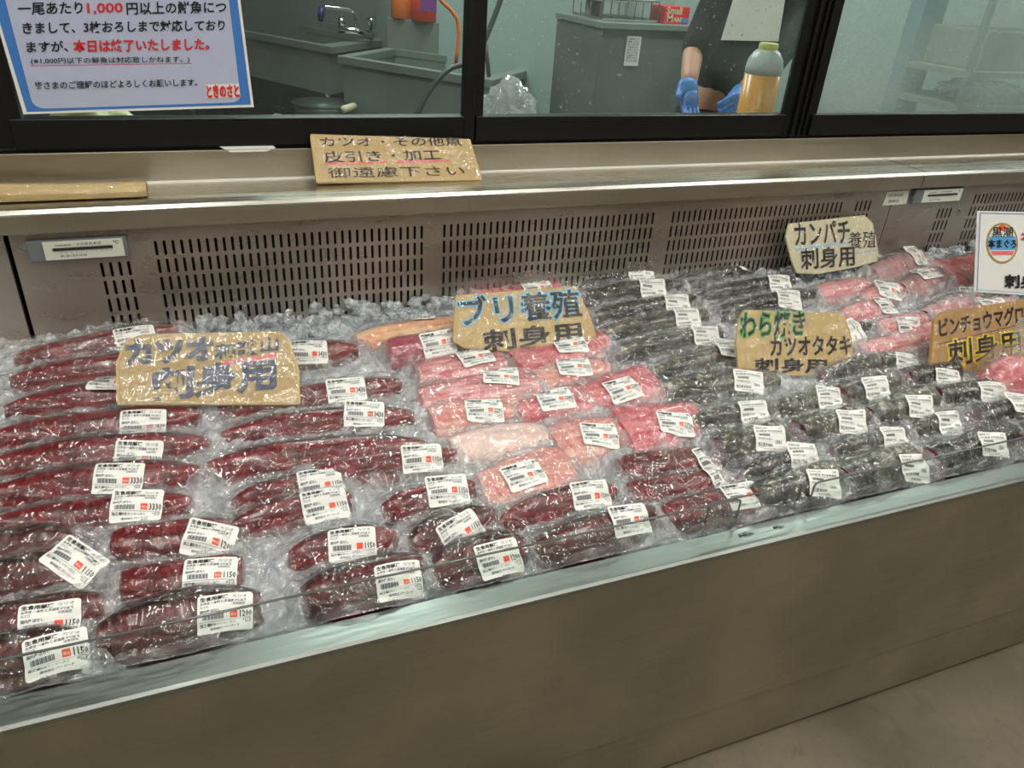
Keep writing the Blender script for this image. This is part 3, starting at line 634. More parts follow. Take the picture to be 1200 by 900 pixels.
        def inlab(x, y):
            dx = x - q[0]; dy = y - q[1]; nxy = np.array([t1[:2], t2[:2]]); g = np.linalg.inv(np.array([t1[:2], t2[:2]]).T)
            a = g[0, 0] * dx + g[0, 1] * dy; b = g[1, 0] * dx + g[1, 1] * dy
            return 1 - sst(.75, 1.25, np.maximum(np.abs(a) / (lw / 2), np.abs(b) / (lh / 2)))
    stp = .0034; nx = max(16, int(2 * (L + mx) / stp)); ny = max(14, int(2 * (Wd + my) / stp))
    a, b = np.meshgrid(np.linspace(-1, 1, nx), np.linspace(-1, 1, ny), indexing='ij')
    X = a * (L + mx * (.75 + .5 * vn(b * 2.5 + sd, np.sign(a) + sd, 1))) * (1 - .05 * a ** 2 * b ** 4); Yb = cy(np.clip(a, -1, 1)) + b * (Wd + my * (.7 + .6 * vn(a * 4 * L / .15 + sd, np.sign(b) * 3 + sd, 2))) * (1 - .14 * a ** 8)
    on = (Ht(X, Yb) > .6 * Hd).astype(float)
    s0 = np.abs(X) / L; loose = np.clip(np.maximum((np.abs(Yb) / Wd - .72) / .35, (np.abs(X) / L - .93) / .1), 0, 1)
    wr = ridge(X * 24 + Yb * 50 + sd, Yb * 28 - X * 9 + sd, 1) * .5 + ridge(X * 55 - Yb * 38 + sd, Yb * 30 + X * 20, 2) * .35 + ridge(X * 110, Yb * 90 + sd, 3) * .15
    amp = .0026 + .009 * loose
    fold = np.clip(ridge(X * 13 + sd * 2 + Yb * 17, Yb * 21 - X * 16, 4) - .45, 0, 1) ** 1.3
    wr = (wr - .35) * amp + fold * .022 * loose * (.5 + vn(X * 9 + sd, Yb * 9, 5))
    if lab is not None: wr = wr * (1 - inlab(X, Yb))
    Zf = np.maximum(Hsm(X, Yb) + wr, Ht(X, Yb) + .0012)
    edge = np.maximum(np.abs(a), np.abs(b)); Zf = np.maximum(Zf * (1 - .6 * sst(.9, 1, edge)), .001)
    idx = np.arange(nx * ny).reshape(nx, ny); Fc = np.stack([idx[:-1, :-1].ravel(), idx[1:, :-1].ravel(), idx[1:, 1:].ravel(), idx[:-1, 1:].ravel()], 1)
    wy = C3[1] + R3[1, 0] * X + R3[1, 1] * Yb + R3[1, 2] * Zf; lim = YF + .053
    push = np.clip(lim - wy, 0, None); Yb = Yb + push / R3[1, 1]; Zf = np.maximum(Zf, np.minimum(push * 1.2, .02))
    mesh_obj('plastic_wrap', np.stack([X.ravel(), Yb.ravel(), Zf.ravel()], 1), Fc, M[k['film']], root, True, attrs={'loose': loose.ravel()})
    if lab is not None:
        na, nb = 21, 17; A2, B2 = np.meshgrid(np.linspace(-lw / 2, lw / 2, na), np.linspace(-lh / 2, lh / 2, nb), indexing='ij')
        # rounded corners
        rc = .0025
        P2 = np.stack([A2.ravel(), B2.ravel()], 1); idx = np.arange(na * nb).reshape(na, nb)
        for ca_ in (0, -1):
            for cb_ in (0, -1): P2[idx[ca_, cb_]] *= np.array([1 - rc * .6 / (lw / 2), 1 - rc * .6 / (lh / 2)])
        vs = [place(P2, 0)]; fs = [np.stack([idx[:-1, :-1].ravel(), idx[1:, :-1].ravel(), idx[1:, 1:].ravel(), idx[:-1, 1:].ravel()], 1).tolist()]; ms = [0] * len(fs[0]); n0 = na * nb
        FF = list(fs[0])
        for (v2, f2, m2) in art:
            vs.append(place(v2, .0007 if m2 else .001)); FF += [tuple(i + n0 for i in f) for f in f2]; ms += [m2] * len(f2); n0 += len(v2)
        mesh_obj('price_label', np.concatenate(vs), FF, [M['wpaper'], M['ink'], M['redsq'], M['inkgrey']], root, False, ms)
    PK.append((root, A, B, Wd, label)); return root
NL = ('fish', 'bonito loins and blocks'); NB = ('fish', 'yellowtail blocks'); NG = ('fish', 'seared bonito pieces with mottled skin'); NR = ('fish', 'pink fish packs at the right')
kl, kb, kg, kr = 'wrapped_bonito_loin', 'wrapped_yellowtail_block', 'wrapped_seared_bonito', 'wrapped_amberjack_block'
T_ = [
 # left column, back to front
 ('loin', 16, 423, 208, 386, (160, 399, -9), '3330', 'k', kl, 'long thin red bonito loin at the back left corner, slanting up to a red tip', NL, dict(W=.75, fy=1.8)),
 ('loin', 12, 448, 225, 421, None, '', 'k', kl, 'red bonito loin second from the back left, half hidden by the large sign', NL, dict(W=.8)),
 ('loin', 4, 480, 236, 452, (131, 446, 0), '3330', 'k', kl, 'third red bonito loin from the back left, label half under the large sign', NL, dict(W=.85)),
 ('loin', -14, 514, 236, 484, (168, 499, 0), '3330', 'k', kl, 'long red bonito loin just below the large film-covered sign with blunt red right end', NL, dict(W=.95)),
 ('loin', -16, 547, 245, 519, (162, 536, 1), '3330', 'k', kl, 'long bonito loin with folded film over its label, fifth from the back left', NL, dict(W=.9)),
 ('loin', -20, 582, 241, 553, (139, 561, 0), '3330', 'k', kl, 'long red bonito loin with a flat fully readable 3330 label at the left', NL, dict(W=.95)),
 ('loin', -22, 618, 226, 587, (160, 591, 0), '3330', 'k', kl, 'bonito loin behind the small bagged red block, its label half covered by that bag', NL, dict(W=.9)),
 ('brown', -60, 655, 88, 632, None, '', 'k', kl, 'brown bonito loin without label at the left edge above the tilted 1150 label', NL, dict(W=.8)),
 ('brown', -40, 690, 112, 663, (87, 655, 33), '1150', 'k', kl, 'dark brown bonito loin at the left with a label tilted steeply down to the right', NL, dict(W=.9)),
 ('brown', -40, 742, 122, 706, (58, 729, -7), '1150', 'k', kl, 'dark bonito loin second from the front left, with a straight 1150 label', NL, dict(W=.95)),
 ('brown', -50, 806, 98, 778, (66, 765, -15), '1150', 'k', kl, 'front-most bonito loin in the left corner, label seen through cloudy film', NL, dict(W=1.)),
 ('block', 132, 640, 268, 628, (245, 630, 12), '1200', 'k', 'wrapped_bonito_block', 'small deep red bonito block with cut face and label tilted down to the right', NL, dict(W=.85)),
 ('block', 143, 688, 285, 673, (246, 672, -3), '1150', 'k', 'wrapped_bonito_block', 'smooth red bonito block with a level 1150 label just behind the brown front block', NL, dict(W=.85)),
 ('brown', 112, 768, 308, 722, (264, 717, -6), '1200', 'k', kl, 'brown bonito block on the front rim at the left with a clear 1200 label', NL, dict(W=1.12, H=1.05)),
 # middle column
 ('loin', 300, 425, 420, 409, (362, 413, -1), '3430', 'k', kl, 'red bonito loin poking out to the right behind the large film-covered sign', NL, dict(W=.75)),
 ('loin', 256, 480, 470, 450, (406, 456, -5), '3430', 'k', kl, 'long dark red bonito loin right of the large sign, first of the middle column', NL, dict(W=.9)),
 ('loin', 259, 512, 485, 487, (427, 483, 3), '3430', 'k', kl, 'long red bonito loin second in the middle column, label slightly curved', NL, dict(W=.85, fy=1.2)),
 ('loin', 240, 549, 500, 522, None, '', 'k', kl, 'long red bonito loin in the middle column with loose white film and no label', NL, dict(W=1., fy=1.5)),
 ('loin', 370, 556, 535, 532, (495, 536, -3), '1150', 'k', kl, 'red bonito loin under the pale pink bag, label near its right end', NL, dict(W=.75)),
 ('loin', 272, 592, 402, 561, (376, 567, -9), '1150', 'k', kl, 'bonito loin with dark back edge whose label is mostly covered by the next label', NL, dict(W=.7)),
 ('loin', 268, 620, 412, 584, (381, 592, -12), '1150', 'k', kl, 'bonito loin with tilted 1150 label lying over the label behind it', NL, dict(W=.7)),
 ('loin', 447, 598, 556, 569, (525, 572, -5), '1150', 'k', 'wrapped_bonito_block', 'short dark red bonito block with black top left of the pale pink bag', NL, dict(W=.9, H=1.1)),
 ('loin', 337, 655, 466, 628, (413, 638, -5), '1150', 'k', kl, 'short dark bonito loin in the middle with film folded over its label bottom', NL, dict(W=.85)),
 ('brown', 480, 640, 580, 603, (541, 624, -33), '1150', 'k', kl, 'dark bonito piece whose label is tilted steeply up to the right under the divider line', NL, dict(W=.9)),
 ('brown', 356, 715, 500, 672, (468, 681, -7), '1150', 'k', kl, 'brown bonito piece on the front rim with pointed left end and upright 1150 label', NL, dict(W=1.05, fx=.8)),
 ('brown', 508, 676, 618, 646, (585, 655, -16), '1200', 'k', kl, 'brown bonito piece on the front rim with a 1200 label tilted up to the right', NL, dict(W=1.)),
 ('loin', 584, 614, 722, 573, (693, 579, -6), '1200', 'k', kl, 'deep red bonito loin tucked under the pale pink bag with a 1200 label', NL, dict(W=.8)),
 ('brown', 626, 648, 768, 604, (739, 607, -7), '1200', 'k', kl, 'dark brown shiny bonito piece on the front rim at the middle with 1200 label', NL, dict(W=.95, mat='loin_b')),
 ('block', 728, 553, 822, 537, (834, 541, 2), '1200', 'k', 'wrapped_bonito_block', 'dark red bonito block just below the reddest yellowtail block', NL, dict(W=.8, H=.85)),
 ('block', 738, 580, 838, 562, (846, 560, -1), '1200', 'k', 'wrapped_bonito_block', 'dark red bonito block second from the front beside the seared pieces', NL, dict(W=.7, H=.8)),
 ('block', 778, 606, 898, 580, (871, 579, -8), '1200', 'k', 'wrapped_bonito_block', 'bright red bonito block behind the clear divider near its corner with 1200 label', NL, dict(W=.9, H=.8)),
 # yellowtail
 ('pink', 536, 338, 642, 318, (617, 319, -3), '2285', 'b', kb, 'pink yellowtail block against the slotted panel behind the yellowtail sign', NB, dict(W=.9, H=1.1, fx=1.3)),
 ('pinkr', 560, 352, 655, 338, (630, 336, -3), '2285', 'b', kb, 'pink yellowtail block mostly hidden behind the yellowtail sign', NB, dict(W=.7, H=.8)),
 ('orange', 418, 396, 535, 376, (489, 368, 3), '2000', 'b', kb, 'orange fatty belly strip in cloudy film left of the yellowtail sign', NB, dict(W=1.1, fy=1.4)),
 ('purple', 456, 413, 530, 402, (514, 400, -11), '1150', 'b', kb, 'dark pink fish block with rounded cut face at the left foot of the yellowtail sign', NB, {}),
 ('pink', 490, 440, 590, 424, (557, 417, -12), '2300', 'b', kb, 'striped pink yellowtail block directly below the yellowtail sign', NB, dict(W=1.)),
 ('pink', 492, 470, 628, 447, (587, 440, 3), '2293', 'b', kb, 'large pink yellowtail block with wide curved left end, second below the sign', NB, dict(W=1.)),
 ('pinkl', 506, 494, 618, 476, (568, 479, -1), '2291', 'b', kb, 'pale salmon yellowtail block with the level 2291 label', NB, dict(W=.85)),
 ('pinkr', 606, 430, 708, 398, (668, 403, -8), '2285', 'b', kb, 'red edged yellowtail block against the lower right corner of the yellowtail sign', NB, dict(W=1.)),
 ('pinkl', 616, 447, 712, 430, (673, 428, -4), '2552', 'b', kb, 'pale yellowtail block with 2552 label in the second row right of the sign foot', NB, dict(W=.85)),
 ('pinkr', 672, 472, 764, 446, (730, 455, -18), '2200', 'b', kb, 'rosy yellowtail block whose label tilts up to the right beside the seared fish', NB, dict(W=1.)),
 ('pinkr', 606, 486, 692, 466, (651, 467, -8), '2282', 'b', kb, 'small pink yellowtail block with a label touching the pink block at its right', NB, dict(W=.85)),
 ('pinkl', 652, 524, 738, 500, (703, 509, 6), '2074', 'b', kb, 'pale yellowtail block with 2074 label left of the reddest block', NB, dict(W=1.15)),
 ('pinkr', 728, 506, 818, 488, (792, 495, 4), '2720', 'b', kb, 'rich pink yellowtail block with the 2720 label, front-most at the right', NB, dict(W=1.25, H=1.1)),
 ('whitebag', 528, 525, 640, 508, None, '', 'b', kb, 'very pale fish block in cloudy white film with no label', NB, dict(W=1.)),
 ('pinkl', 562, 572, 668, 548, (614, 556, -14), '1780', 'b', kb, 'pale pink block with orange back edge and 1780 label, front-most of the pale bags', NB, dict(W=1.25)),
 # seared bonito, left column
 ('greyd', 656, 328, 785, 316, (751, 317, 2), '1763', 'g', kg, 'long dark seared bonito at the very back right of the pink block', NG, dict(W=.9)),
 ('greyd', 684, 348, 800, 334, (765, 339, 3), '1763', 'g', kg, 'dark seared bonito second from the back beside the yellowtail sign', NG, dict(W=.8)),
 ('greyd', 694, 372, 815, 350, (794, 357, 5), '1763', 'g', kg, 'shiny dark seared bonito third from the back beside the yellowtail sign', NG, dict(W=.85)),
 ('grey', 708, 393, 828, 368, (806, 372, 3), '1763', 'g', kg, 'mottled seared bonito with a label overlapping the label behind it, fourth from the back', NG, dict(W=.85)),
 ('grey', 726, 415, 845, 390, (828, 392, 6), '1763', 'g', kg, 'mottled seared bonito with pointed left tip at the right of the red edged yellowtail', NG, dict(W=.85)),
 ('grey', 762, 440, 868, 408, (856, 405, 9), '1763', 'g', kg, 'seared bonito touching the left edge of the green-lettered sign', NG, dict(W=.95)),
 ('grey', 780, 458, 912, 443, (878, 446, 9), '1763', 'g', kg, 'large seared bonito with white patch and long pointed tip below the green-lettered sign', NG, dict(W=1.05)),
 ('grey', 800, 500, 912, 476, (884, 483, -2), '1763', 'g', kg, 'seared bonito with folded film under its label, above the cut ended piece', NG, dict(W=.8)),
 ('greyc', 840, 527, 915, 508, (903, 513, 6), '1763', 'g', kg, 'seared bonito with dark purple cut face right of the 2720 yellowtail block', NG, dict(W=1.)),
 ('greyd', 868, 560, 955, 532, (943, 532, 5), '1763', 'g', kg, 'dark seared bonito in crumpled film above the clear divider corner', NG, dict(W=.8)),
 ('greyc', 885, 588, 978, 556, (966, 566, 8), '1763', 'g', kg, 'seared bonito behind the clear divider corner with a long curved label', NG, dict(W=1.)),
 # upper right seared
 ('greyd', 790, 330, 872, 318, (886, 319, 8), '1763', 'g', kg, 'black seared bonito at the back against the slotted panel, its nose pointing left', NG, dict(W=.8)),
 ('greyd', 816, 350, 930, 328, (914, 333, 8), '1763', 'g', kg, 'black seared bonito with pale spotted nose left of the white kanpachi sign', NG, dict(W=.8)),
 ('greyd', 842, 368, 958, 344, (925, 350, 8), '1763', 'g', kg, 'black seared bonito just behind the green-lettered sign', NG, dict(W=.8)),
 ('greyd', 920, 398, 1020, 382, (1000, 388, 60), '1763', 'g', kg, 'dark seared bonito mostly behind the right end of the green-lettered sign', NG, dict(W=.7, H=.8)),
 # right block of seared
 ('grey', 966, 438, 1068, 420, (1064, 427, 10), '1763', 'g', kg, 'long dark seared bonito right below the green-lettered sign', NG, dict(W=.9)),
 ('greyc', 985, 465, 1046, 448, (1028, 453, -6), '1763', 'g', kg, 'seared bonito with red cut face and a level label below the long dark one', NG, dict(W=.9)),
 ('grey', 905, 483, 985, 460, (973, 465, 10), '1763', 'g', kg, 'silver mottled seared bonito in the gap left of the cut faced row', NG, dict(W=.95)),
 ('greyc', 935, 508, 1008, 488, (999, 494, 8), '1763', 'g', kg, 'seared bonito with bright red oval cut face and golden side', NG, dict(W=.95)),
 ('greyc', 1018, 490, 1090, 466, (1079, 477, 8), '1763', 'g', kg, 'seared bonito with rounded purple cut face in the middle of the right group', NG, dict(W=1.05)),
 ('grey', 975, 530, 1060, 508, (1049, 513, 0), '1763', 'g', kg, 'seared bonito with pinkish nose just above the divider top', NG, dict(W=.8)),
 ('greyc', 1000, 575, 1080, 545, (1072, 549, 0), '1763', 'g', kg, 'seared bonito with square end lying behind the right-hand clear guard', NG, dict(W=1.05)),
 ('greycd', 1062, 444, 1120, 434, (1112, 446, 8), '1763', 'g', kg, 'black seared bonito left of the red bag in the back of the right group', NG, dict(W=.85)),
 ('greycd', 1096, 466, 1170, 456, (1164, 461, 6), '1763', 'g', kg, 'black seared bonito with small red cut face below the red bag', NG, dict(W=.9)),
 ('grey', 1068, 510, 1120, 488, (1113, 496, 0), '1763', 'g', kg, 'small seared bonito in bunched film in the middle of the right group', NG, dict(W=.75)),
 ('greycd', 1140, 492, 1216, 474, (1200, 470, 8), '1763', 'g', kg, 'black seared bonito cut off by the right edge of the picture', NG, dict(W=.95)),
 ('greycd', 1098, 546, 1192, 514, (1165, 520, 6), '1763', 'g', kg, 'large black seared bonito on the front rim at the right with a long curved label', NG, dict(W=1.05)),
 ('greyc', 1196, 522, 1260, 500, (1240, 500, 0), '1763', 'g', kg, 'seared bonito at the right edge on the front rim', NG, dict(W=.9)),
 # right pinks
 ('amber', 1022, 322, 1078, 300, (1075, 297, 50), '1980', 'r', kr, 'grey skinned amberjack block with round pink cut face right of the white sign', NR, {}),
 ('amber', 1056, 340, 1104, 322, (1087, 318, -10), '1980', 'r', kr, 'amberjack block with brown cut face and level label in the back right', NR, dict(W=.9)),
 ('pinkr', 1104, 322, 1150, 306, (1122, 298, -6), '1980', 'r', 'wrapped_tuna_block', 'bright red fish block against the slotted panel left of the round emblem sign', NR, dict(W=1.1)),
 ('pinkw', 958, 344, 1018, 334, None, '', 'r', kr, 'pale pink folded fish slice below the white sign', NR, dict(W=.9)),
 ('pinkw', 1010, 350, 1062, 338, (1042, 338, 14), '1980', 'r', kr, 'pale pink pack whose label tilts down to the right, left of the amberjack blocks', NR, dict(W=.8)),
 ('pinkw', 985, 372, 1040, 360, (1040, 356, 6), '1980', 'r', kr, 'pale pink pack with wide label in the centre of the cloudy pink group', NR, dict(W=.9)),
 ('amber', 1084, 372, 1135, 352, (1120, 338, 5), '1980', 'r', kr, 'shiny grey and brown amberjack block with black edge above the albacore sign', NR, dict(W=1.)),
 ('pinkw', 1030, 386, 1085, 374, (1066, 383, 5), '1980', 'r', kr, 'pink pack with level label low in the cloudy pink group', NR, dict(W=.8)),
 ('pinkw', 1010, 412, 1078, 398, None, '', 'r', kr, 'pink pack in bunched cloudy film right of the green-lettered sign', NR, dict(W=.9)),
 ('pinkr', 1065, 400, 1110, 386, (1084, 372, 8), '1980', 'r', kr, 'pinkish red pack touching the left edge of the albacore sign', NR, dict(W=.8)),
 ('pinkw', 1140, 368, 1190, 356, (1163, 354, 6), '1980', 'r', kr, 'pack with a wide white label under the round emblem sign', NR, dict(W=.8)),
 ('pinkw', 1130, 346, 1180, 332, (1140, 346, 5), '1980', 'r', kr, 'pink pack behind the left foot of the round emblem sign', NR, dict(W=.7)),
 ('pinkr', 1180, 470, 1250, 448, None, '', 'r', 'wrapped_tuna_block', 'pinkish red pack at the right edge in front of the knotted bag', NR, dict(W=.7)),
]
for r_ in T_:
    pack(*r_[:11], **r_[11])
# knotted bag of red flesh
def knot_bag():
    A = onz(1174, 456, .7)
    for _ in range(12): z0 = float(zbed(A[0], A[1])); A = onz(1174, 456, z0 + .012)
    root = empty('knotted_bag', (A[0], A[1], z0)); root.scale = (1.15, 1.15, 1.2); tag(root, 'clear knotted bag of bright red fish with a twisted white neck, at the right edge', 'bag')
    def blob(name, r0, m, sc, attrs=None, extra=()):
        NS_, NA = 22, 24; V = []; 
        for i in range(NS_):
            s = i / (NS_ - 1)
            for j in range(NA):
                a = 2 * math.pi * j / NA; rr_ = sc(s) * (1 + .18 * (float(vn(a * 1.6 + 3, s * 6 + r0, 2)) - .5))
                V.append((rr_ * 1.35 * math.cos(a) + .02 * s, rr_ * .9 * math.sin(a) + .01 * s, s * r0))
        fs = [(i * NA + j, i * NA + (j + 1) % NA, (i + 1) * NA + (j + 1) % NA, (i + 1) * NA + j) for i in range(NS_ - 1) for j in range(NA)] + [tuple(range(NA))[::-1], tuple(range((NS_ - 1) * NA, NS_ * NA))]
        mesh_obj(name, V, fs, m, root, True, attrs={k: np.full(len(V), v) for k, v in (attrs or {}).items()})
    blob('fish_flesh', .075, M['pink_r'], lambda s: .052 * math.sqrt(max(0, 1 - (s * .98) ** 2)) + .004, {'f_u': 0, 'f_v': -.5})
    blob('plastic_wrap', .155, M['film'], lambda s: .062 * max(0, 1 - (s * 1.45) ** 2) ** .5 * (s < .6) + (.013 if .55 <= s < .8 else (.022 if s >= .8 else .008)), {'loose': .5})
    mb = MB(); mb.lathe([(.118, .002), (.12, .012), (.128, .016), (.136, .013), (.142, .004)], (.018, .008, 0), 12); mb.obj('knot', M['film_w'], root, True)
    w2, h2, art = lab2d('r', '1980'); mb = MB()
    def q(v): return (.01 + v[0] * .45, -.050 + (v[1] + .03) * .25, .050 + v[1] * .6)
    mb.box((-.007, -.052, .032), (.027, -.0512, .068))
    for v2, f2, m2 in art: mb.add([(.01 + a * .42, -.0524, .05 + b * .55) for a, b in v2], f2, m2)
    mb.obj('price_label', [M['wpaper'], M['ink'], M['redsq'], M['inkgrey']], root)
knot_bag()
# acrylic guards along the front
def guard(xa, xb, label):
    g_ = empty('acrylic_guard', ((xa + xb) / 2, YF + .052, .62)); tag(g_, label, 'divider', 'clear acrylic guards on the front rim'); w2 = (xb - xa) / 2; y = .004
    pts = [(-w2, -.018), (-w2, .050), (-w2 + .002, .055), (-w2 + .008, .058), (w2 - .008, .058), (w2 - .002, .055), (w2, .050), (w2, -.018)]
    k = len(pts); MB().add([(a, y, b) for a, b in pts] + [(a, y + .002, b) for a, b in pts], [tuple(range(k)), tuple(range(k, 2 * k))[::-1]]).obj('clear_plate', M['acrylic'], g_)
    mb = MB(); mb.tube([(a, y + .001, b) for a, b in pts], .0019, 6); mb.obj('polished_edge', M['acr_edge'], g_, True)
    return g_
xa = ony(872, 575, YF + .056)[0]; xb = ony(838, 575, YF + .056)[0]; xc = ony(946, 560, YF + .056)[0]; xd = ony(958, 560, YF + .056)[0]
guard(-1.1, xa, 'long clear acrylic guard standing along the left part of the front rim')
g2 = guard(xb, xc, 'short clear acrylic guard overlapping the end of the long left guard'); g2.location.y += .005
guard(xd, 2.9, 'clear acrylic guard running off to the right along the front rim')
# water puddles on the rim
for (x, y, r, lb_) in ((875, 628, .013, 'larger water puddle on the front rim'), (913, 619, .010, 'smaller round water drop on the front rim')):
    p = onz(x, y, .6186); mb = MB(); k = 18; V = [(0, 0, .0022)]
    for j_, (f_, z_) in enumerate(((.5, .0019), (.8, .0012), (1., .0))):
        for a_ in range(k): rr2 = r * f_ * (1 + .15 * math.sin(a_ * 2.1)); V.append((rr2 * 1.3 * math.cos(a_ * 2 * math.pi / k), rr2 * .8 * math.sin(a_ * 2 * math.pi / k), z_))
    fs = [(0, 1 + i, 1 + (i + 1) % k) for i in range(k)] + [(1 + j_ * k + i, 1 + (j_ + 1) * k + i, 1 + (j_ + 1) * k + (i + 1) % k, 1 + j_ * k + (i + 1) % k) for j_ in range(2) for i in range(k)] + [tuple(1 + 2 * k + i for i in range(k))[::-1]]
    o = mesh_obj('water_puddle', V, fs, M['water'], None, True); o.location = (p[0], p[1], .6188); tag(o, lb_, 'water')

# loose chips along the back
mb = MB(); rr = random.Random(5)
def clear(x, y):
    for (_, A_, B_, W_, _l) in PK:
        a_ = A_[:2]; d_ = (B_ - A_)[:2]; t_ = max(0, min(1, ((np.array((x, y)) - a_) @ d_) / (d_ @ d_)))
        if np.hypot(*(np.array((x, y)) - a_ - d_ * t_)) < W_ + .012: return False
    return True
def chip(x, y, z, s):
    if not clear(x, y): return
    bm = bmesh.new(); bmesh.ops.create_icosphere(bm, subdivisions=1, radius=s)
    for v in bm.verts: v.co = Vector((v.co.x * rr.uniform(.6, 1.3), v.co.y * rr.uniform(.6, 1.3), v.co.z * rr.uniform(.5, 1.2)))
    mb.add([(v.co.x + x, v.co.y + y, v.co.z + z) for v in bm.verts], [tuple(v.index for v in f.verts) for f in bm.faces]); bm.free()
for i in range(1500):
    x = rr.uniform(-.34, 2.9); y = Y1 - .012 - abs(rr.gauss(0, .07))
    if .05 < x < .42 and rr.random() < .7: y = Y1 - .01 - rr.random() * .2
    if y < Y0 + .2: continue
    chip(x, y, float(zbed(x, y)) + rr.uniform(0, .03), rr.uniform(.008, .02))
for i in range(500):
    x = rr.uniform(-.35, 2.5); y = rr.uniform(Y0 + .02, 1.5); chip(x, y, float(zbed(x, y)) + .002, rr.uniform(.006, .012))
o = mb.obj('ice_chips', M['chip']); tag(o, 'loose clear ice chips heaped along the back of the case', 'ice', kind='stuff')

# ------------------------------------------------------------------ signs among the packs
def zsurf(x, y): return float(zbed(x, y))
def psign(px, py, up): # a point the sign's foot rests on
    p = onz(px, py, .7)
    for _ in range(12): p = onz(px, py, zsurf(p[0], p[1]) + up)
    return p
s1, _, P, sn = board('cardboard_sign', [(137, 474), (352, 474), (350, 430), (338, 396), (328, 388), (165, 392), (147, 400), (136, 425)], psign(245, 472, .045), (0, -.58, .81), M['card'], .006, round_=.008, texts=[
    ('カツオ', (150, 427), (250, 421), (148, 401), 'navy', .06), ('和歌山', (252, 422), (326, 411), (252, 405), 'navy', .03), ('刺身用', (178, 470), (322, 455), (180, 434), 'navy', .05)],
    shapes=[([(258, 431), (326, 418), (325, 413), (258, 425)], 'pinkline')])
wrap_board(s1, P, sn, 'film_a', lift=.0035, seed=1, amp=.0028); tag(s1, 'large film-covered cardboard sign with faded marker and red stroke lying among bonito loins', 'sign')
s2, _, P, sn = board('cardboard_sign', [(531, 400), (545, 408), (600, 412), (700, 398), (692, 372), (675, 335), (534, 346)], psign(612, 408, .035), (0, -.80, .60), M['card'], .006, round_=.004, texts=[
    ('ブリ養殖', (541, 383), (682, 371), (536, 349), 'bluemark', .07), ('ブリ養殖', (541, 383), (682, 371), (536, 349), 'ink', .02), ('刺身用', (568, 412), (682, 400), (565, 388), 'ink', .03)])
wrap_board(s2, P, sn, lift=.004, seed=2, amp=.001); tag(s2, 'brown cardboard sign with black Japanese letters edged in light blue, standing above the pink blocks', 'sign')
s3, _, P, sn = board('cardboard_sign', [(866, 440), (1002, 440), (998, 396), (991, 372), (984, 367), (872, 363), (866, 376), (863, 400)], psign(930, 436, .02), (0, -.85, .53), M['card'], .006, round_=.004, texts=[
    ('わら焼き', (867, 396), (942, 393), (868, 366), 'greenmark', .07), ('わら焼き', (867, 396), (942, 393), (868, 366), 'ink', .02), ('カツオタタキ', (903, 417), (997, 415), (902, 395), 'ink', .03), ('刺身用', (884, 437), (968, 437), (884, 420), 'ink', .03)])
wrap_board(s3, P, sn, lift=.004, seed=5, amp=.0012); tag(s3, 'brown cardboard sign with green-edged top letters standing in the seared fish', 'sign')
s4, _, P, sn = board('cardboard_sign', [(934, 320), (960, 321), (1003, 313), (1028, 306), (1029, 292), (1023, 262), (1013, 252), (925, 262), (921, 278), (928, 305)], psign(975, 322, .03), (0, -.93, .36), M['cream'], .006, round_=.003, texts=[
    ('カンパチ', (932, 288), (996, 284), (930, 261), 'ink', .02), ('養殖', (994, 292), (1026, 290), (994, 272), 'ink', .0), ('刺身用', (939, 316), (1001, 311), (938, 292), 'ink', .02)],
    shapes=[([(932, 294), (998, 284), (998, 282), (932, 291)], 'blueline'), ([(1003, 297), (1028, 294), (1028, 292.5), (1003, 295.5)], 'blueline')])
wrap_board(s4, P, sn, lift=.004, seed=6, amp=.0008); tag(s4, 'cream coloured sign with black Japanese marker and pale blue underline leaning at the back', 'sign')
s5, _, P, sn = board('cardboard_sign', [(1090, 432), (1206, 438), (1206, 350), (1105, 365), (1095, 375)], psign(1140, 436, .02), (0, -.88, .47), M['card2'], .007, round_=.006, texts=[
    ('ビンチョウマグロ', (1101, 395), (1199, 378), (1100, 374), 'ink', .03), ('刺身用', (1112, 430), (1196, 415), (1110, 400), 'yellowmark', .07), ('刺身用', (1112, 430), (1196, 415), (1110, 400), 'ink', .02)],
    shapes=[([(1100, 404), (1192, 381.5), (1192, 380.5), (1100, 402.6)], 'purple')])
wrap_board(s5, P, sn, lift=.004, seed=8, amp=.0008); tag(s5, 'brown cardboard sign with a second line edged in yellow, at the right edge', 'sign')
import math as _m
pe = psign(1170, 345, .04)
def ell(cx, cy, rx, ry, n=32, a0=0): return [(cx + rx * _m.cos(2 * _m.pi * i / n), cy + ry * _m.sin(2 * _m.pi * i / n)) for i in range(n)]
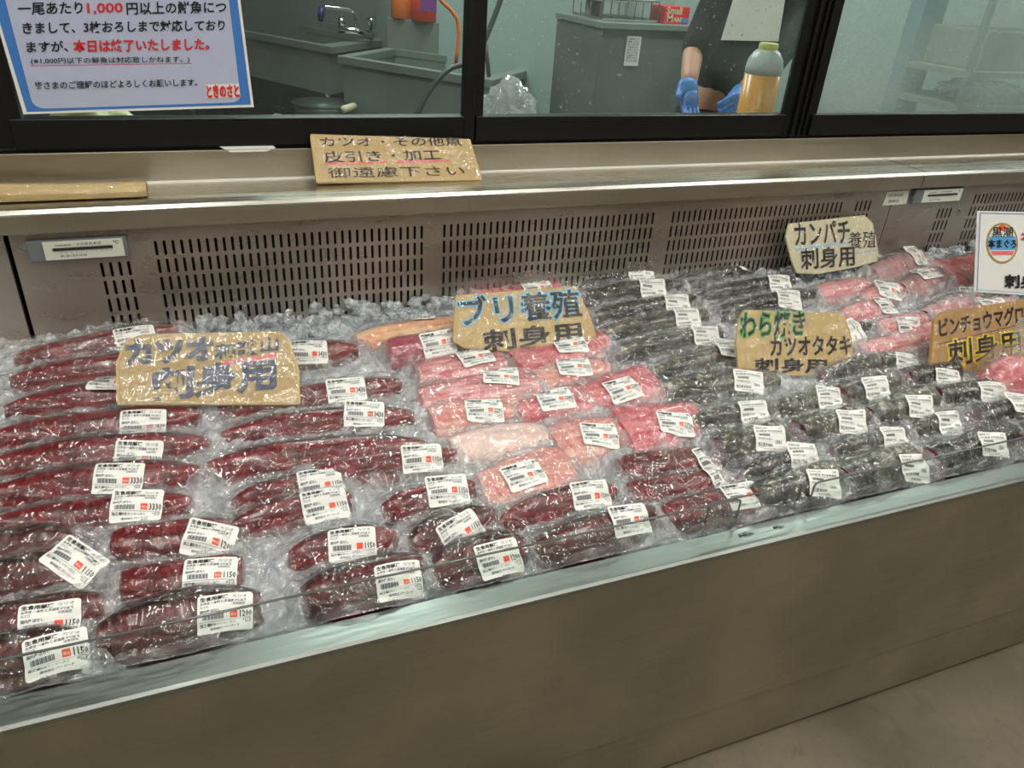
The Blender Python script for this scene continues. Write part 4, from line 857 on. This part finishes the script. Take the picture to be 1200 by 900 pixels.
s6, _, P, sn = board('laminated_sign', [(1141.5, 342), (1262, 350), (1262, 250), (1145.5, 247)], pe, (0, -.96, .28), M['white'], .002, texts=[
    ('黒潮', (1162, 278), (1186, 277.5), (1162, 266), 'ink', .01), ('本まぐろ', (1157, 290.5), (1190, 290.5), (1157, 280.5), 'ink', .03),
    ('刺身用', (1177, 337), (1228, 338), (1177, 322), 'ink', .04), ('本', (1196, 283), (1212, 283), (1196.5, 271), 'red', .04), ('マグロ', (1214, 283), (1250, 283), (1214, 271), 'red', .04)],
    shapes=[([(1144.5, 340), (1262, 347.5), (1262, 346.6), (1145.4, 339.2)], 'blueline'), ([(1144.3, 341), (1145.2, 341), (1148.8, 250), (1147.9, 250)], 'blue'), ([(1148, 250), (1262, 253), (1262, 252), (1148, 249.2)], 'blue'),
            (ell(1174, 285, 18.6, 24), 'gold'), (ell(1174, 285, 16.6, 21.5), 'white'), ([(1159, 277), (1189, 277), (1190.5, 285), (1189, 293), (1159, 293), (1157.5, 285)], 'logoblue'), (ell(1174, 267, 5, 3.4), 'redsq'), ([(1160, 294), (1188, 294), (1186, 299), (1162, 299)], 'pinkline')])
tag(s6, 'white laminated sign with round blue and gold emblem at the right edge', 'sign')
# notice sticker
st, _, _, _ = board('paper_notice', [(1034, 241), (1062, 239), (1066, 223), (1040, 225)], ony(1050, 232, 1.6195), (0, -1, 0), M['thermo'], .0006, texts=[('注意 庫内温度', (1040, 231), (1058, 230), (1041, 227.5), 'inkgrey', 0), ('清掃日', (1040, 237.5), (1052, 237), (1041, 234), 'inkgrey', 0)])
tag(st, 'small pale notice stuck on the back panel left of the right thermometer', 'notice')

KP = 46
# ------------------------------------------------------------------ kitchen behind the glass
o = MB().box((-4, 1.86, -.05), (9, 11, 0)).obj('floor_kitchen', M['kfloor']); tag(o, kind='structure')
o = MB().box((-4, 1.87, 2.9), (9, 11, 2.98)).obj('ceiling_kitchen', M['ceiling']); tag(o, kind='structure')
def wallseg(name, p, q, m, th=.1, z1=2.9):
    d = np.array(q) - np.array(p); d = d / np.linalg.norm(d); nn = np.array([-d[1], d[0]]); 
    if nn[1] < 0: nn = -nn
    P = [p, q, tuple(np.array(q) + nn * th), tuple(np.array(p) + nn * th)]; o = MB().prism(P, 0, z1).obj(name, M[m]); tag(o, kind='structure'); return o
W1a, W1b = np.array((-1.9, 11.2)), np.array((1.56, 6.56))
wallseg('wall_back', tuple(W1a), tuple(W1b), 'kwall2')
w2a = np.array((1.46, 6.06)); w2b = onz(636, 60, .98)[:2]; w2d = (w2b - w2a) / np.linalg.norm(w2b - w2a)
w2e = w2a + w2d * 2.35
wallseg('wall_sink', tuple(w2a), tuple(w2e), 'kwall')
MBx = MB().box((1.44, 6.03, 0), (1.475, 6.6, 2.9)).obj('trim_3', M['kwall']); tag(MBx, kind='structure')
pc = ony(690, 60, w2e[1] - .05)
wallseg('wall_far', (w2e[0], w2e[1] + .1), (8.9, w2e[1] + .4), 'kwall')
def kroot(name, p, label, cat, group=None):
    e = empty(name, (p[0], p[1], p[2] if len(p) > 2 else 0)); tag(e, label, cat, group); return e, Matrix.Translation((-float(p[0]), -float(p[1]), -float(p[2] if len(p) > 2 else 0)))
def sink(FL, FR, BR, BL, zt, zb, splash, label, nleg=4):
    FL, FR, BR, BL = [np.array(v[:2], float) for v in (FL, FR, BR, BL)]; e, T = kroot('kitchen_sink', (*FL, 0), label, 'sink', 'steel kitchen sinks')
    c = (FL + FR + BR + BL) / 4; ins = lambda p, k: p + (c - p) * k
    mb = MB(); O = [FL, FR, BR, BL]; I = [ins(p, .14) for p in O]
    for i in range(4):
        j = (i + 1) % 4; mb.prism([O[i], O[j], I[j], I[i]], zt - .05, zt)
    mb.obj('sink_rim', M['steel_sink'], e, M4=T, bevel=.004)
    mb = MB(); Q = [ins(p, .05) for p in O]; J = [ins(p, .13) for p in O]
    for i in range(4):
        j = (i + 1) % 4; mb.prism([Q[i], Q[j], J[j], J[i]], zb, zt - .05)
    mb.prism(J, zb, zb + .02); mb.obj('basin', M['steel_sink'], e, M4=T)
    mb = MB(); d = (BR - BL) / np.linalg.norm(BR - BL); nn = np.array([d[1], -d[0]]); nn = nn if nn[1] < 0 else -nn
    mb.prism([BL, BR, BR + nn * .03, BL + nn * .03], zt, zt + splash); mb.obj('splashback', M['steel_sink'], e, M4=T, bevel=.003)
    for p in O:
        q = ins(p, .09); MB().tube([(q[0], q[1], 0), (q[0], q[1], zb)], .02, 8).obj('leg', M['steel_sink'], e, True, M4=T)
    return e
a = onz(388, 55, .85); b_ = onz(290, 37, .85); c_ = onz(457, 46, .85)
FLx = a + (b_ - a) * 2.1
sink(FLx, a, c_, c_ + (FLx - a), .85, .52, .05, 'grey steel sink with tap at the left behind the window')
fl, fr, br, bl = onz(395, 65, .85), onz(578, 94, .85), onz(633, 78, .85), onz(456, 55, .85)
sink(fl, fr, br, bl, .85, .48, .2, 'long grey steel sink in the middle behind the window')
MB().prism([br[:2], br[:2] + (fr[:2] - br[:2]) * .06, br[:2] + (fr[:2] - br[:2]) * .06 + np.array((.03, .02)), br[:2] + np.array((.03, .02))], .85, 1.05)
# near-black boards added in place of the shade under the left sink
e, T = kroot('under_sink_shade', (1.2, 6.9, 0), 'dark boards standing in for the shade under the left sink', 'shade board')
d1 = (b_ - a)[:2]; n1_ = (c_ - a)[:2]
MB().prism([a[:2] + d1 * 2 + n1_ * .5, a[:2] + n1_ * .5, a[:2] + n1_ * .9, a[:2] + d1 * 2 + n1_ * .9], .02, .5).obj('dark_backing', M['cavity'], e, M4=T)
MB().prism([a[:2] + d1 * 2 + n1_ * .1, a[:2] + d1 * .1 + n1_ * .1, a[:2] + d1 * .1 + n1_ * .5, a[:2] + d1 * 2 + n1_ * .5], .2, .22).obj('dark_board', M['cavity'], e, M4=T)
M['dkplastic'] = simple('dark_bucket_plastic', (60, 66, 66), .4); M['navyp'] = simple('navy_nozzle', (30, 44, 90), .35)
p = ony(378, 128, 5.4); e, T = kroot('bucket', (p[0], p[1], 0), 'dark round bucket under the left sink with pale handle', 'bucket')
MB().lathe([(.0, .13), (.02, .15), (.5 * 1, .18), (p[2] + .04, .19), (p[2] + .045, .2), (p[2] + .03, .185), (.1, .15)], (0, 0, 0), 24).obj('bucket_body', M['dkplastic'], e, True)
MB().tube([(.1, -.19, p[2] + .03), (.19, -.12, p[2] + .04)], .025, 8).obj('handle', M['cream'], e, True)
# tap
ft = onz(437, 40, .93); fy_ = ft[1]; q = lambda x, y: ony(x, y, 6.25)
M['chrome'] = simple('chrome_metal', (210, 214, 214), .12, 1.0)
e, T = kroot('faucet', q(415, 38), 'chrome two handled tap with dark blue nozzle over the left sink', 'tap')
MB().tube([q(397, 35), q(417, 36), q(437, 43)], .03, 10).obj('tap_body', M['chrome'], e, True, M4=T)
MB().tube([q(417, 36), q(417, 22), q(415, 15), q(408, 11), q(382, 8), q(378, 9)], .014, 10).obj('spout', M['chrome'], e, True, M4=T)
MB().tube([q(378, 8), q(376, 16), q(376, 25)], [.022, .03, .018], 10).obj('nozzle', M['navyp'], e, True, M4=T)
for x in (400, 435): MB().tube([q(x, 36), q(x, 30), q(x, 28), q(x, 22), q(x, 20)], [.014, .014, .032, .03, .012], 10).obj('handle', M['chrome'], e, True, M4=T)
# bottles and containers standing on the splashback ledge
M['orange_p'] = simple('orange_plastic', (232, 120, 48), .35); M['red_p'] = simple('red_plastic', (220, 66, 40), .35); M['clear_p'] = simple('clear_white_plastic', (190, 205, 205), .3); M['yellow_p'] = simple('yellow_lid', (216, 226, 40), .35); M['green_p'] = simple('green_plastic', (28, 84, 62), .35); M['violet'] = simple('violet_print', (120, 60, 130), .4)
def onL(px): # on the ledge line of the long sink
    P0_, P1_ = bl[:2], br[:2]; r = ray(px, 30); # intersect vertical plane through the line
    d = P1_ - P0_; nn = np.array([d[1], -d[0]]); t_ = (P0_ @ nn) / (r[:2] @ nn); return r[:2] * t_
MB_sh = MB().prism([bl[:2], br[:2], br[:2] + np.array((.07, .09)), bl[:2] + np.array((.07, .09))], 1.02, 1.048).obj('wall_ledge', M['steel_sink']); tag(MB_sh, 'narrow steel ledge behind the long sink carrying the bottles', 'shelf')
def canister(px, w, h, mats, label, cap, name='plastic_bottle', rot=.0, lbl=None):
    p = onL(px) + np.array((.025, .03)); e, T = kroot(name, (p[0], p[1], 1.049), label, 'bottle', 'containers on the sink ledge'); r = w / 2
    MB().lathe([(0, r * .9), (.01, r), (h * .72, r), (h * .82, r * .8), (h * .9, r * .35), (h * .92, r * .35)], (0, 0, 0), 20).obj('bottle_body', M[mats], e, True)
    MB().lathe([(h * .9, r * .42), (h, r * .42), (h + .003, r * .3)], (0, 0, 0), 16).obj('cap', M[cap], e, True)
    if lbl:
        mb = MB(); k = 8; V = []; an = math.atan2(-p[1], -p[0])
        for i in range(k + 1):
            a_ = an - .5 + i / k; V += [(r * 1.01 * math.cos(a_), r * 1.01 * math.sin(a_), h * .2), (r * 1.01 * math.cos(a_), r * 1.01 * math.sin(a_), h * .62)]
        mb.add(V, [(2 * i, 2 * i + 2, 2 * i + 3, 2 * i + 1) for i in range(k)]); mb.obj('bottle_label', M[lbl], e)
canister(471, .19, .36, 'orange_p', 'large orange plastic container at the left of the sink ledge', 'red_p')
canister(499, .24, .34, 'red_p', 'red orange plastic container with violet print on the sink ledge', 'white', lbl='violet')
canister(526, .11, .30, 'clear_p', 'clear container with yellow base label on the sink ledge', 'yellow_p', lbl='yellow_p')
canister(623, .11, .22, 'green_p', 'green and white jug at the right end of the sink ledge', 'clear_p', lbl='white')
# hoses
e = MB().tube([ony(x, y, 4.0) for x, y in ((485, 140), (492, 128), (500, 112), (510, 97), (520, 86), (530, 79), (541, 76), (556, 70), (566, 52), (572, 38), (580, 18), (588, -4), (596, -30))], .014, 10).obj('hose', M['dkplastic'], None, True); tag(e, 'thick dark rubber hose curving down into the middle sink', 'hose')
e = MB().tube([ony(x, y, 4.3) for x, y in ((508, -12), (518, 2), (528, 11), (536, 22), (538, 40), (536, 60), (534, 76))], .010, 8).obj('hose', M['orange_p'], None, True); tag(e, 'thin orange hose hanging from above left of the window mullion', 'hose')
e = MB().tube([ony(x, y, 4.2) for x, y in ((569, 52), (571, 70), (573, 90))], .012, 8).obj('hose', M['dkplastic'], None, True); tag(e, 'short dark hose end hanging just right of the window mullion', 'hose')
# cabinet / fridge
M['fridge'] = simple('dull_cabinet_steel', (98, 106, 104), .45, .3, noise=.15, scale=3)
p0, p1 = ony(702, 60, 3.75), ony(822, 60, 3.75); zt = ony(740, 27, 3.75)[2]
e, T = kroot('cabinet', (p0[0], 3.75, 0), 'dull grey steel kitchen cabinet with a white notice on its front', 'cabinet')
MB().box((p0[0], 3.75, .1), (p1[0], 4.3, zt - .03)).obj('cabinet_body', M['fridge'], e, M4=T, bevel=.005)
MB().box((p0[0] - .01, 3.73, zt - .03), (p1[0] + .01, 4.3, zt)).obj('cabinet_top', M['steel_sink'], e, M4=T, bevel=.003)
mb = MB(); q0 = ony(731, 77, 3.745); q1 = ony(752, 43, 3.745); mb.box((q0[0], 3.744, q0[2]), (q1[0], 3.749, q1[2])); mb.obj('notice', M['white'], e, M4=T)
mb = MB()
for i in range(9): v, f = text2d('冷蔵庫の中を確認'[i % 3:i % 3 + 5], 0, 1); mb.add([(q0[0] + .006 + a_ * .013, 3.743, q1[2] - .016 - i * .013 + b2 * .011) for a_, b2 in v], f)
mb.obj('notice_writing', M['ink'], e, M4=T)
for i in range(4): MB().box((0, 0, 0), (.03, .03, .1)).obj('foot', M['cavity'], e, M4=T @ Matrix.Translation((p0[0] + (p1[0] - p0[0] - .03) * (i % 2), 3.76 + .5 * (i // 2), 0)))
# wire tray on the cabinet
e, T = kroot('wire_tray', (p0[0] + .03, 3.8, zt), 'grey wire tray with white cloth on top of the steel cabinet', 'tray'); mb = MB()
t0, t1 = ony(707, 10, 3.8)[0], ony(772, 10, 3.8)[0]
for z in (.01, .10):
    mb.tube([(t0, 3.8, zt + z), (t1, 3.8, zt + z), (t1, 4.15, zt + z), (t0, 4.15, zt + z), (t0, 3.8, zt + z)], .004, 6)
for i in range(8): x = t0 + (t1 - t0) * i / 7; mb.tube([(x, 3.8, zt + .1), (x, 3.8, zt + .01), (x, 4.15, zt + .01), (x, 4.15, zt + .1)], .003, 6)
mb.obj('wire_frame', M['chrome'], e, M4=T); MB().box((t0 + .01, 3.82, zt + .085), (t1 - .01, 4.12, zt + .13)).obj('cloth', M['white'], e, M4=T, bevel=.01)
# red box of gloves
r0, r1 = ony(777, 30, 3.80), ony(806, 30, 3.80); e, T = kroot('glove_box', (r0[0], 3.80, zt), 'red box with pale lettering and a blue corner on the steel cabinet', 'box')
hz = ony(777, 7, 3.8)[2]
MB().box((r0[0], 3.80, zt), (r1[0], 3.95, hz)).obj('carton', M['red'], e, M4=T, bevel=.002); mb = MB(); wdt = r1[0] - r0[0]; hh = hz - zt
for s_, x_, z_, sz in (('Small', .06, .58, .046), ('M', .1, .12, .05), ('ARE', .38, .14, .03)):
    v, f = text2d(s_, .02); mb.add([(r0[0] + wdt * x_ + a_ * sz, 3.799, zt + hh * z_ + b2 * sz) for a_, b2 in v], f)
mb.obj('lettering', M['cream'], e, M4=T); MB().box((r0[0] + wdt * .7, 3.7985, zt + hh * .08), (r0[0] + wdt * .97, 3.7995, zt + hh * .35)).obj('blue_corner', M['blue'], e, M4=T)
# grey pipe column
pp = ony(694, 60, 4.05); o = MB().box((pp[0] - .035, 4.05, 0), (pp[0] + .035, 4.12, 2.9)).obj('trim_4', M['kwall2']); tag(o, kind='structure')
pp = ony(699, 60, 4.0); o = MB().tube([(pp[0], 4.0, 0), (pp[0], 4.0, 2.9)], .008, 8).obj('trim_5', M['kwall']); tag(o, kind='structure')
# worktable and fish being cut
e, T = kroot('work_table', (2.3, 2.35, 0), 'long steel worktable right behind the window under the worker hands', 'table')
MB().box((1.3, 1.95, .93), (3.6, 2.78, .965)).obj('table_top', M['steel_sink'], e, M4=T, bevel=.004)
for x in (1.36, 3.54):
    for y in (2.0, 2.72): MB().tube([(x, y, 0), (x, y, .93)], .022, 8).obj('leg', M['steel_sink'], e, True, M4=T)
MB().box((1.3, 2.0, .25), (3.6, 2.7, .27)).obj('lower_shelf', M['steel_sink'], e, M4=T)
# white bag
def crumple(name, c, sx, sy, sz, mat, label, cat, seed, loose=.6):
    bm = bmesh.new(); bmesh.ops.create_icosphere(bm, subdivisions=4, radius=1); V = []
    for v in bm.verts:
        x, y, z = v.co; r_ = 1 + .5 * (float(ridge(x * 2.2 + seed, y * 2.2 + z * 2, 1)) - .5) + .25 * (float(ridge(x * 5 + seed, z * 5 - y * 3, 2)) - .5)
        V.append((x * r_ * sx, y * r_ * sy, max(-1, z * r_) * sz + sz))
    o = mesh_obj(name, V, [tuple(q.index for q in f.verts) for f in bm.faces], mat, None, True, attrs={'loose': np.full(len(V), loose)}); o.location = [float(q_) for q_ in c]; bm.free(); tag(o, label, cat); return o
p = ony(588, 134, 2.1); e, T = kroot('side_shelf', (.7, 2.1, 0), 'steel side shelf below the window inside the kitchen', 'shelf')
MB().box((-.9, 1.88, p[2] - .12), (1.25, 2.3, p[2] - .09)).obj('shelf_top', M['steel_sink'], e, M4=T, bevel=.003)
for x in (-.85, 1.2): MB().tube([(x, 2.25, 0), (x, 2.25, p[2] - .12)], .018, 8).obj('leg', M['steel_sink'], e, True, M4=T)
zs = p[2] - .09
crumple('plastic_bag', (p[0] + .02, 2.1, zs), .07, .05, .085, M['film_w'], 'crumpled clear plastic bag behind the second window pane', 'bag', 2.)
p = ony(360, 134, 2.0); crumple('plastic_bag', (p[0] - .12, 2.0, zs), .22, .08, .05, M['film_w'], 'flat heap of crumpled clear film behind the first window pane', 'bag', 5.)
p = ony(100, 137, 1.98); crumple('produce_bag', (p[0], 1.98, zs), .16, .06, .06, M['yellowish'] if 'yellowish' in M else simple('yellow_green_bag', (190, 200, 120), .4, noise=.3), 'pale yellow green bag just visible under the poster', 'bag', 8.)
p = ony(215, 137, 1.98); crumple('produce_bag', (p[0], 1.98, zs), .10, .06, .05, M['blue'], 'blue bag just visible under the right half of the poster', 'bag', 9.)
# bottle of yellow liquid by the window
pb = ony(891, 110, 1.93); zt_ = .9655; ztop = ony(884, 51, 1.93)[2]; H_ = ztop - zt_; rb = abs(ony(912, 110, 1.93)[0] - ony(870, 110, 1.93)[0]) / 2 * .97
M['yliq'] = simple('amber_liquid', (238, 168, 66), .25, noise=.06, scale=8); M['milky'] = simple('milky_plastic', (206, 214, 208), .3); M['ycap'] = simple('pale_yellow_cap', (222, 212, 120), .4)
pb = ony(889, 110, 2.02); rb *= .88
e, T = kroot('plastic_bottle', (pb[0], 2.02, zt_), 'clear bottle of amber liquid with pale yellow cap standing inside the window', 'bottle')
ztop = ony(886, 51, 2.02)[2]; H_ = ztop - zt_; zl = ony(889, 86, 2.02)[2] - zt_
MB().lathe([(0, rb * .9), (.01, rb), (zl, rb * .985), (zl + .001, .001)], (0, 0, 0), 28).obj('liquid', M['yliq'], e, True)
MB().lathe([(zl, rb), (zl + .02, rb), (zl + .04, rb * .93), (zl + .06, rb * .7), (zl + .068, rb * .5), (H_ - .02, rb * .48)], (0, 0, 0), 28).obj('bottle_body', M['milky'], e, True)
MB().lathe([(H_ - .03, rb * .52), (H_, rb * .52), (H_ + .003, rb * .45)], (0, 0, 0), 20).obj('cap', M['ycap'], e, True)
# white paper taped inside the glass
pp_, _, _, _ = board('paper_sheet', [(845, 47), (912, 48.5), (925, -30), (868, -30)], ony(880, 20, YW + .012), (0, -1, 0), M['white'], .001)
tag(pp_, 'plain white paper hanging on the inside of the second window pane', 'paper')
# right side shelf
M['box_g'] = simple('grey_box', (122, 124, 116), .6); 
e, T = kroot('storage_shelf', (4.4, 3.6, 0), 'grey storage shelf seen through the fogged right pane', 'shelf')
zz1 = ony(1150, 126, 3.0)[2]; zz2 = ony(1150, 92, 3.0)[2]; xa_ = ony(1128, 110, 3.0)[0]
for z in (zz1 - .02, zz2, 1.75): MB().box((xa_, 3.0, z), (xa_ + 1.6, 3.5, z + .03)).obj('shelf_board', M['box_g'], e, M4=T)
for x in (xa_ + .02, xa_ + 1.58):
    for y in (3.02, 3.48): MB().tube([(x, y, 0), (x, y, 2.1)], .02, 8).obj('post', M['fridge'], e, M4=T)
o = MB().box((xa_ + .1, 3.05, zz2 + .03), (xa_ + .9, 3.4, zz2 + .22)).obj('storage_box', M['box_g'], bevel=.008); tag(o, 'pale grey box on the upper shelf behind the fogged pane', 'box')
crumple('plastic_bag', (xa_ + .35, 3.2, zz1 + .012), .22, .12, .05, M['film_w'], 'crumpled clear bag on the lower shelf behind the fogged pane', 'bag', 12.)
pz = ony(1078, 60, 3.4); o = MB().box((pz[0] - .06, 3.4, 0), (pz[0] + .1, 3.5, 2.9)).obj('trim_6', simple('blue_grey_post', (96, 128, 140), .5)); tag(o, kind='structure')
# ------------------------------------------------------------------ worker
M['skin'] = simple('skin', (206, 150, 124), .5); M['shirt'] = simple('black_shirt', (9, 10, 14), .9); M['glove'] = simple('blue_glove', (70, 128, 205), .4); M['hair'] = simple('dark_hair', (24, 20, 18), .6); M['lip'] = simple('lips', (168, 96, 88), .5)
pr, T = kroot('person', (2.26, 3.02, 0), 'worker in black shirt and blue gloves bending over the worktable behind the glass', 'person')
def skin(name, pts, edges, rad, mat, root=0):
    me = bpy.data.meshes.new(name); me.from_pydata([tuple(map(float, p)) for p in pts], edges, []); o = bpy.data.objects.new(name, me); COL.objects.link(o); me.materials.append(mat)
    o.parent = pr; o.matrix_local = T; sk = o.modifiers.new('skin', 'SKIN'); sk.use_smooth_shade = True; me.skin_vertices.new() if not me.skin_vertices else None
    for i, r in enumerate(rad): v = me.skin_vertices[0].data[i]; v.radius = (r, r) if not isinstance(r, tuple) else r; v.use_root = (i == root)
    s = o.modifiers.new('sub', 'SUBSURF'); s.levels = 2; s.render_levels = 2; return o
wl = ony(807, 100, 2.50); el = ony(812, 62, 2.62); hl = ony(808, 120, 2.46)
wr_ = ony(868, 108, 2.50); er_ = ony(905, 75, 2.66); hr = ony(855, 126, 2.44)
shl, shr = (2.06, 2.86, 1.48), (2.54, 2.88, 1.48)
body = [(2.30, 3.12, .96), (2.30, 3.04, 1.18), (2.30, 2.92, 1.38), (2.29, 2.82, 1.50), (2.28, 2.76, 1.57), (2.27, 2.72, 1.66), shl, tuple(el), tuple(wl), shr, tuple(er_), tuple(wr_), (2.16, 3.12, .88), (2.14, 3.06, .5), (2.13, 3.1, .08), (2.36, 3.12, .88), (2.38, 3.06, .5), (2.4, 3.1, .08), (2.12, 2.98, .03), (2.41, 2.98, .03)]
ed = [(0, 1), (1, 2), (2, 3), (3, 4), (4, 5), (3, 6), (6, 7), (7, 8), (3, 9), (9, 10), (10, 11), (0, 12), (12, 13), (13, 14), (0, 15), (15, 16), (16, 17), (14, 18), (17, 19)]
skin('body', body, ed, [(.15, .11), (.13, .1), (.15, .11), (.12, .09), .055, .06, .06, .042, .032, .06, .042, .032, .085, .06, .04, .085, .06, .04, .035, .035], M['skin'])
ml = tuple(np.array(el) * .8 + np.array(wl) * .2); mr = tuple(np.array(er_) * .7 + np.array(wr_) * .3)
skin('shirt', [body[0], body[1], body[2], body[3], shl, ml, shr, mr], [(0, 1), (1, 2), (2, 3), (3, 4), (4, 5), (3, 6), (6, 7)], [(.21, .14), (.21, .13), (.22, .14), (.16, .11), .095, .062, .095, .062], M['shirt'])
skin('trousers', [body[0], body[12], body[13], body[14], body[15], body[16], body[17]], [(0, 1), (1, 2), (2, 3), (0, 4), (4, 5), (5, 6)], [(.16, .125), .105, .08, .062, .105, .08, .062], M['shirt'])
for (w_, h_, sx) in ((wl, hl, 1), (wr_, hr, -1)):
    w_ = np.array(w_); h_ = np.array(h_); d = (h_ - w_) / np.linalg.norm(h_ - w_); sd_ = np.cross(d, (0, 1, 0)); sd_ /= np.linalg.norm(sd_); fw = np.cross(sd_, d)
    pts = [w_ - d * .03, w_ + d * .02, w_ + d * .065]; edg = [(0, 1), (1, 2)]; rad = [.040, .034, .036]
    for k_, (off_, ln) in enumerate(((-.030, .065), (-.010, .075), (.010, .070), (.028, .055))):
        b0 = w_ + d * .085 + sd_ * off_; i0 = len(pts); pts += [b0, b0 + d * ln * .5 - fw * .008 * sx, b0 + d * ln * .85 - fw * .03 * sx]; edg += [(2, i0), (i0, i0 + 1), (i0 + 1, i0 + 2)]; rad += [.012, .0105, .009]
    i0 = len(pts); pts += [w_ + d * .035 + sd_ * -.042 * sx, w_ + d * .07 + sd_ * -.062 * sx - fw * .01]; edg += [(1, i0), (i0, i0 + 1)]; rad += [.014, .011]
    skin('glove', pts, edg, rad, M['glove'], 2)
# head with face
bm = bmesh.new(); bmesh.ops.create_uvsphere(bm, u_segments=32, v_segments=24, radius=1); V = []
for v in bm.verts:
    x, y, z = v.co; f_ = max(0, -y)
    xx = x * .076 * (1 - .22 * max(0, -z) ** 1.5); yy = y * .095; zz_ = z * .118
    yy -= .022 * math.exp(-((x / .16) ** 2 + ((z + .12) / .2) ** 2)) * (f_ > .5)
    yy += .010 * (math.exp(-(((abs(x) - .36) / .17) ** 2 + ((z - .08) / .13) ** 2))) * (f_ > .4)
    yy -= .006 * math.exp(-((x / .3) ** 2 + ((z + .5) / .1) ** 2)) * (f_ > .4)
    if abs(x) > .93 and abs(z) < .3: xx *= 1.12
    V.append((xx, yy, zz_))
ho = mesh_obj('head', V, [tuple(q.index for q in f.verts) for f in bm.faces], M['skin'], pr, True, M4=T @ Matrix.Translation((2.26, 2.68, 1.73)) @ Matrix.Rotation(.5, 4, 'X')); bm.free()
hv = [tuple(np.array(v) * 1.08 + np.array((0, .008, .006))) for v in V]
bm = bmesh.new(); bmesh.ops.create_uvsphere(bm, u_segments=32, v_segments=24, radius=1); hf = [tuple(q.index for q in f.verts) for f in bm.faces if (f.calc_center_median().z > .45 or f.calc_center_median().y > .25 - .3 * 0) and f.calc_center_median().z > -.5]; bm.free()
mesh_obj('hair', hv, hf, M['hair'], ho, True)
for sx in (-1, 1): MB().lathe([(-.008, .001), (-.004, .008), (.004, .008), (.008, .001)], (sx * .028, -.082, .01), 10).obj('eye', M['ink'], ho, True)
MB().tube([(-.022, -.083, -.06), (0, -.09, -.058), (.022, -.083, -.06)], .004, 6).obj('mouth', M['lip'], ho, True)
p = ony(828, 131, 2.44); crumple('fish_fillet', (p[0], 2.42, .966), .10, .05, .035, simple('silver_fish', (190, 200, 200), .3, noise=.1), 'pale silvery fish on the worktable under the worker hands', 'fish', 14.)
# kitchen lamps
for i, (x, y) in enumerate(((.6, 3.4), (3.0, 3.0), (1.0, 5.2), (4.6, 2.9))):
    t_ = empty('ceiling_light', (x, y, 2.85)); tag(t_, 'kitchen ceiling panel light ' + ['left of the worker', 'above the worker', 'near the sinks', 'above the storage shelf'][i], 'light', 'kitchen ceiling lights')
    MB().box((-.65, -.12, .003), (.65, .12, .045)).obj('light_housing', M['ceiling'], t_)
    ld = bpy.data.lights.new('lamp_tube', 'AREA'); ld.shape = 'RECTANGLE'; ld.size = 1.2; ld.size_y = .18; ld.energy = KP; ld.color = (.93, 1, .95)
    lo = bpy.data.objects.new('lamp_tube', ld); COL.objects.link(lo); lo.parent = t_

# ------------------------------------------------------------------ light, world, camera
w = bpy.data.worlds.new('world'); SC.world = w; w.use_nodes = True
w.node_tree.nodes['Background'].inputs[0].default_value = (.62, .62, .58, 1); w.node_tree.nodes['Background'].inputs[1].default_value = .2
cd = bpy.data.cameras.new('camera'); co = bpy.data.objects.new('camera', cd); COL.objects.link(co)
cd.sensor_width = 36; cd.sensor_fit = 'HORIZONTAL'; cd.lens = 36 * F / 1200; cd.clip_start = .02
# camera axes in world: right = columns of RM
right = RM[:, 0]; down = RM[:, 1]; fwd = RM[:, 2]
co.matrix_world = Matrix(((right[0], -down[0], -fwd[0], CAM[0]), (right[1], -down[1], -fwd[1], CAM[1]), (right[2], -down[2], -fwd[2], CAM[2]), (0, 0, 0, 1)))
SC.camera = co
SC.view_settings.view_transform = 'Standard'; SC.view_settings.look = 'None'; SC.view_settings.gamma = 1; SC.view_settings.use_curve_mapping = False
SC.view_settings.exposure = -0.1
SC.cycles.transparent_max_bounces = 32; SC.cycles.max_bounces = 8; SC.cycles.diffuse_bounces = 3; SC.cycles.glossy_bounces = 3; SC.cycles.sample_clamp_indirect = 6
